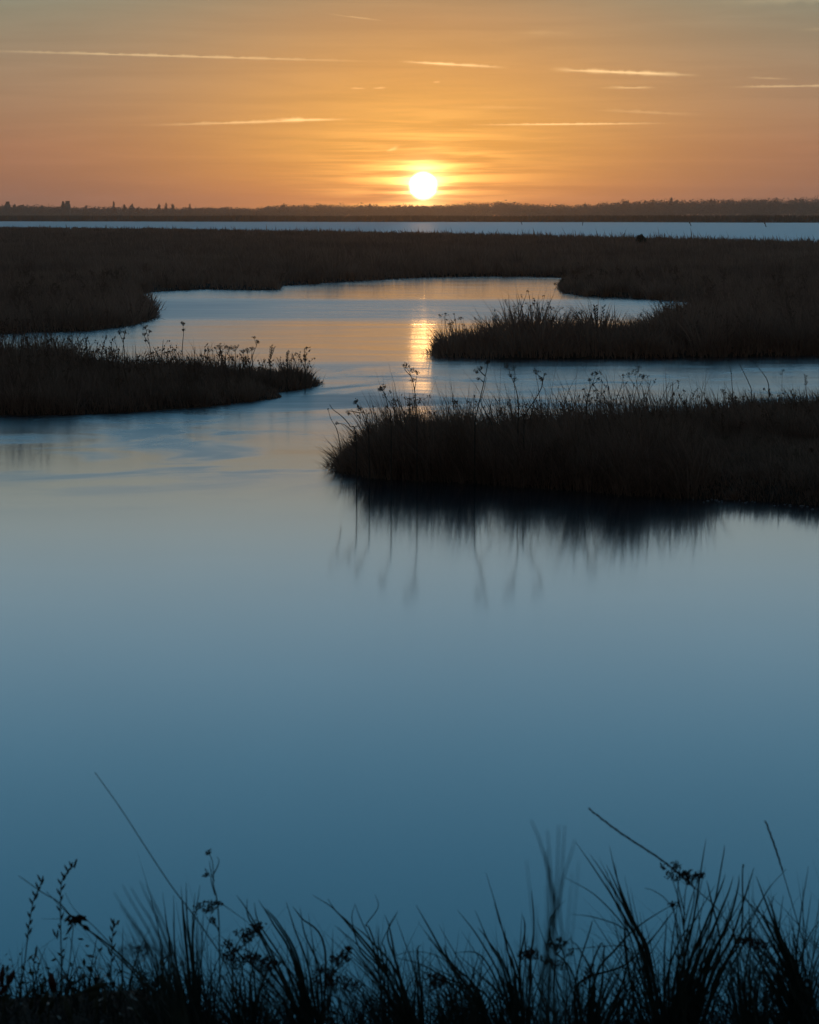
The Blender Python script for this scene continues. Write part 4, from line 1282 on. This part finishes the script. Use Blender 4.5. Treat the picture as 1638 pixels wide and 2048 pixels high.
# small creeping leaves, densest at the left
k_ = 5200
xx = rng.uniform(-2.2, 2.2, k_); yy = rng.uniform(3.5, 4.4, k_)
lf = np.clip((-.25 - xx) / .25, 0, 1)
zz = BZ + .11 * np.clip((-.38 - xx) / .15, 0, 1) + rng.uniform(0, .055, k_) + .055 * lf * rng.random(k_) + .06 * rng.random(k_) ** 2
a = rng.normal(size=(k_, 3)); a /= np.linalg.norm(a, axis=1)[:, None]
b_ = np.cross(a, rng.normal(size=(k_, 3))); b_ /= np.linalg.norm(b_, axis=1)[:, None]
sz = rng.uniform(.004, .012, k_)[:, None]
cc_ = np.stack([xx, yy, zz], -1)
LQ = np.stack([cc_ - a * sz, cc_ - b_ * sz * .45 + a * sz * .1, cc_ + a * sz, cc_ + b_ * sz * .45 + a * sz * .1], 1)
o = np_mesh('creeping_leaves', LQ.reshape(-1, 3), None, np.arange(k_ * 4).reshape(-1, 4), M_leafg)
tag(o, 'dark mat of creeping leaves on the soil of the near bank', 'ground cover', kind='stuff')

GB = 'dead flower stalks on the near bank'
SD = .0035


def fp(label, Y, stems, heads, rad=.0022, seed=SD, sprays=(), name='dead_flower', gz=BZ):
    return dead_plant(name, 'plant', label, Y, stems, heads, rad, GB, seed, sprays, M_green, M_seed, gz)


fp('tall forked seed stalk with a side bud, left of centre', 4.0,
   [[(446, 2100), (440, 1960), (438, 1850), (434, 1800), (427, 1770), (427, 1748), (424, 1720), (417, 1705)],
    [(427, 1748), (434, 1735), (438, 1722), (434, 1713)], [(428, 1762), (422, 1742), (419, 1722)], [(430, 1790), (423, 1765), (421, 1750), (412, 1748)],
    [(438, 1858), (420, 1842), (410, 1830)], [(437, 1862), (430, 1845), (425, 1835)], [(437, 1808), (450, 1812), (500, 1848)]],
   [(417, 1706, .004, 4), (412, 1749, .004, 4), (411, 1813, .016, 9), (424, 1814, .014, 7), (399, 1811, .008, 5), (437, 1806, .008, 5), (427, 1841, .008, 5)], .0017)
fp('hunched dark flower cluster right of the forked stalk', 4.0,
   [[(470, 2100), (465, 1960), (470, 1900), (485, 1872)], [(475, 1900), (500, 1880), (512, 1862), (520, 1852)], [(468, 1910), (455, 1895), (448, 1882)]],
   [(488, 1872, .018, 12), (500, 1868, .014, 9), (512, 1855, .010, 6), (520, 1851, .008, 5), (462, 1905, .018, 11), (475, 1920, .022, 13), (455, 1888, .008, 5)], .0022, .0042)
fp('dark low flower mass in the grass below the hunched cluster', 3.95,
   [[(540, 2100), (530, 1980), (520, 1925)], [(525, 1960), (545, 1930)]], [(520, 1922, .024, 14), (540, 1925, .018, 11), (505, 1915, .014, 8)], .0022, .0042)
fp('hunched dark flower cluster at the centre of the bank', 3.95,
   [[(660, 2100), (655, 2000), (662, 1950), (675, 1925)], [(665, 1945), (690, 1925), (697, 1900)], [(658, 1960), (645, 1935)]],
   [(675, 1918, .018, 12), (690, 1910, .012, 8), (698, 1898, .008, 5), (650, 1955, .022, 13), (670, 1965, .024, 14), (640, 1940, .010, 6), (705, 1970, .016, 10)], .0022, .0042)
fp('dark bud cluster in the tangle right of centre', 4.0,
   [[(880, 2100), (875, 2000), (872, 1960)], [(876, 1990), (885, 1965)]], [(870, 1955, .016, 10), (880, 1962, .014, 9), (868, 1970, .012, 8)], .002, .004)
fp('flat topped dark flower head on a bundle of stems', 4.05,
   [[(1068, 2100), (1064, 1960), (1058, 1915)], [(1064, 1960), (1045, 1912)], [(1064, 1960), (1075, 1912)], [(1064, 1955), (1050, 1915)]],
   [(1058, 1908, .014, 9), (1045, 1910, .011, 7), (1072, 1907, .012, 7), (1060, 1903, .008, 6)], .0018, .0036)
fp('branching dark flower head beside the flat topped one', 4.05,
   [[(1105, 2100), (1108, 1960), (1112, 1910), (1118, 1885), (1120, 1872)], [(1112, 1912), (1130, 1888), (1143, 1875)], [(1112, 1912), (1102, 1892), (1096, 1886)],
    [(1110, 1930), (1095, 1922), (1092, 1920)], [(1112, 1925), (1130, 1915), (1146, 1903)]],
   [(1114, 1892, .010, 8), (1120, 1882, .006, 5), (1131, 1887, .006, 5), (1100, 1888, .008, 6), (1092, 1924, .006, 5), (1104, 1926, .010, 7), (1122, 1930, .012, 7), (1142, 1905, .008, 5)], .0018, .0034)
fp('round open seed cluster on many stems, tallest flower on the bank', 4.0,
   [[(1372, 2100), (1370, 1960), (1368, 1850), (1370, 1790), (1375, 1765)], [(1369, 1870), (1360, 1810), (1345, 1760), (1335, 1740)], [(1368, 1850), (1385, 1790), (1400, 1752)],
    [(1369, 1900), (1350, 1830), (1340, 1808)], [(1370, 1830), (1356, 1770), (1352, 1735)], [(1369, 1850), (1355, 1790), (1362, 1745)], [(1370, 1880), (1388, 1800), (1384, 1760)],
    [(1369, 1920), (1352, 1850), (1348, 1815)]],
   [(1376, 1752, .020, 16), (1352, 1732, .010, 8), (1328, 1735, .006, 4), (1338, 1748, .009, 6), (1350, 1756, .008, 6), (1394, 1752, .008, 6), (1406, 1748, .006, 5), (1366, 1748, .012, 9),
    (1346, 1808, .008, 6), (1382, 1760, .012, 8)], .0019, .0034)
fp('small seed spray leaning right in the low tangle', 4.05,
   [[(1160, 2100), (1165, 1990), (1172, 1950), (1182, 1930)]], [], .0016, sprays=[(1166, 1975, 1182, 1930, 12, .012)])
fp('dark dead head low among blades near the right corner', 3.95,
   [[(1540, 2100), (1530, 1960), (1515, 1900), (1500, 1885)]], [(1500, 1882, .016, 10), (1518, 1890, .018, 11), (1485, 1880, .010, 6)], .002, .0042)
fp('soft grey flower cluster behind the blurred tuft', 2.7,
   [[(300, 2300), (285, 2050), (275, 1930)]], [(270, 1905, .020, 10), (288, 1900, .014, 8), (255, 1898, .012, 7)], .0009, .0026)

# ------------------------------------------------------------------ haze
hz = np.array([(x_, y_, z_) for z_ in (-1.5, 36.0) for y_ in (-70, 4010) for x_ in (-2610, 2610)], float)
haze = np_mesh('haze', hz, None, [(0, 2, 3, 1), (4, 5, 7, 6), (0, 1, 5, 4), (2, 6, 7, 3), (0, 4, 6, 2), (1, 3, 7, 5)])
hm = bpy.data.materials.new('thin_evening_haze'); hm.use_nodes = True
t = hm.node_tree; t.nodes.clear()
pv = t.nodes.new('ShaderNodeVolumePrincipled'); ou = t.nodes.new('ShaderNodeOutputMaterial')
pv.inputs['Color'].default_value = (.88, .72, .60, 1)
pv.inputs['Density'].default_value = 0.00015
pv.inputs['Anisotropy'].default_value = .92
t.links.new(pv.outputs[0], ou.inputs['Volume'])
haze.data.materials.append(hm)
tag(haze, 'thin evening haze over the whole marsh', 'haze', kind='stuff')
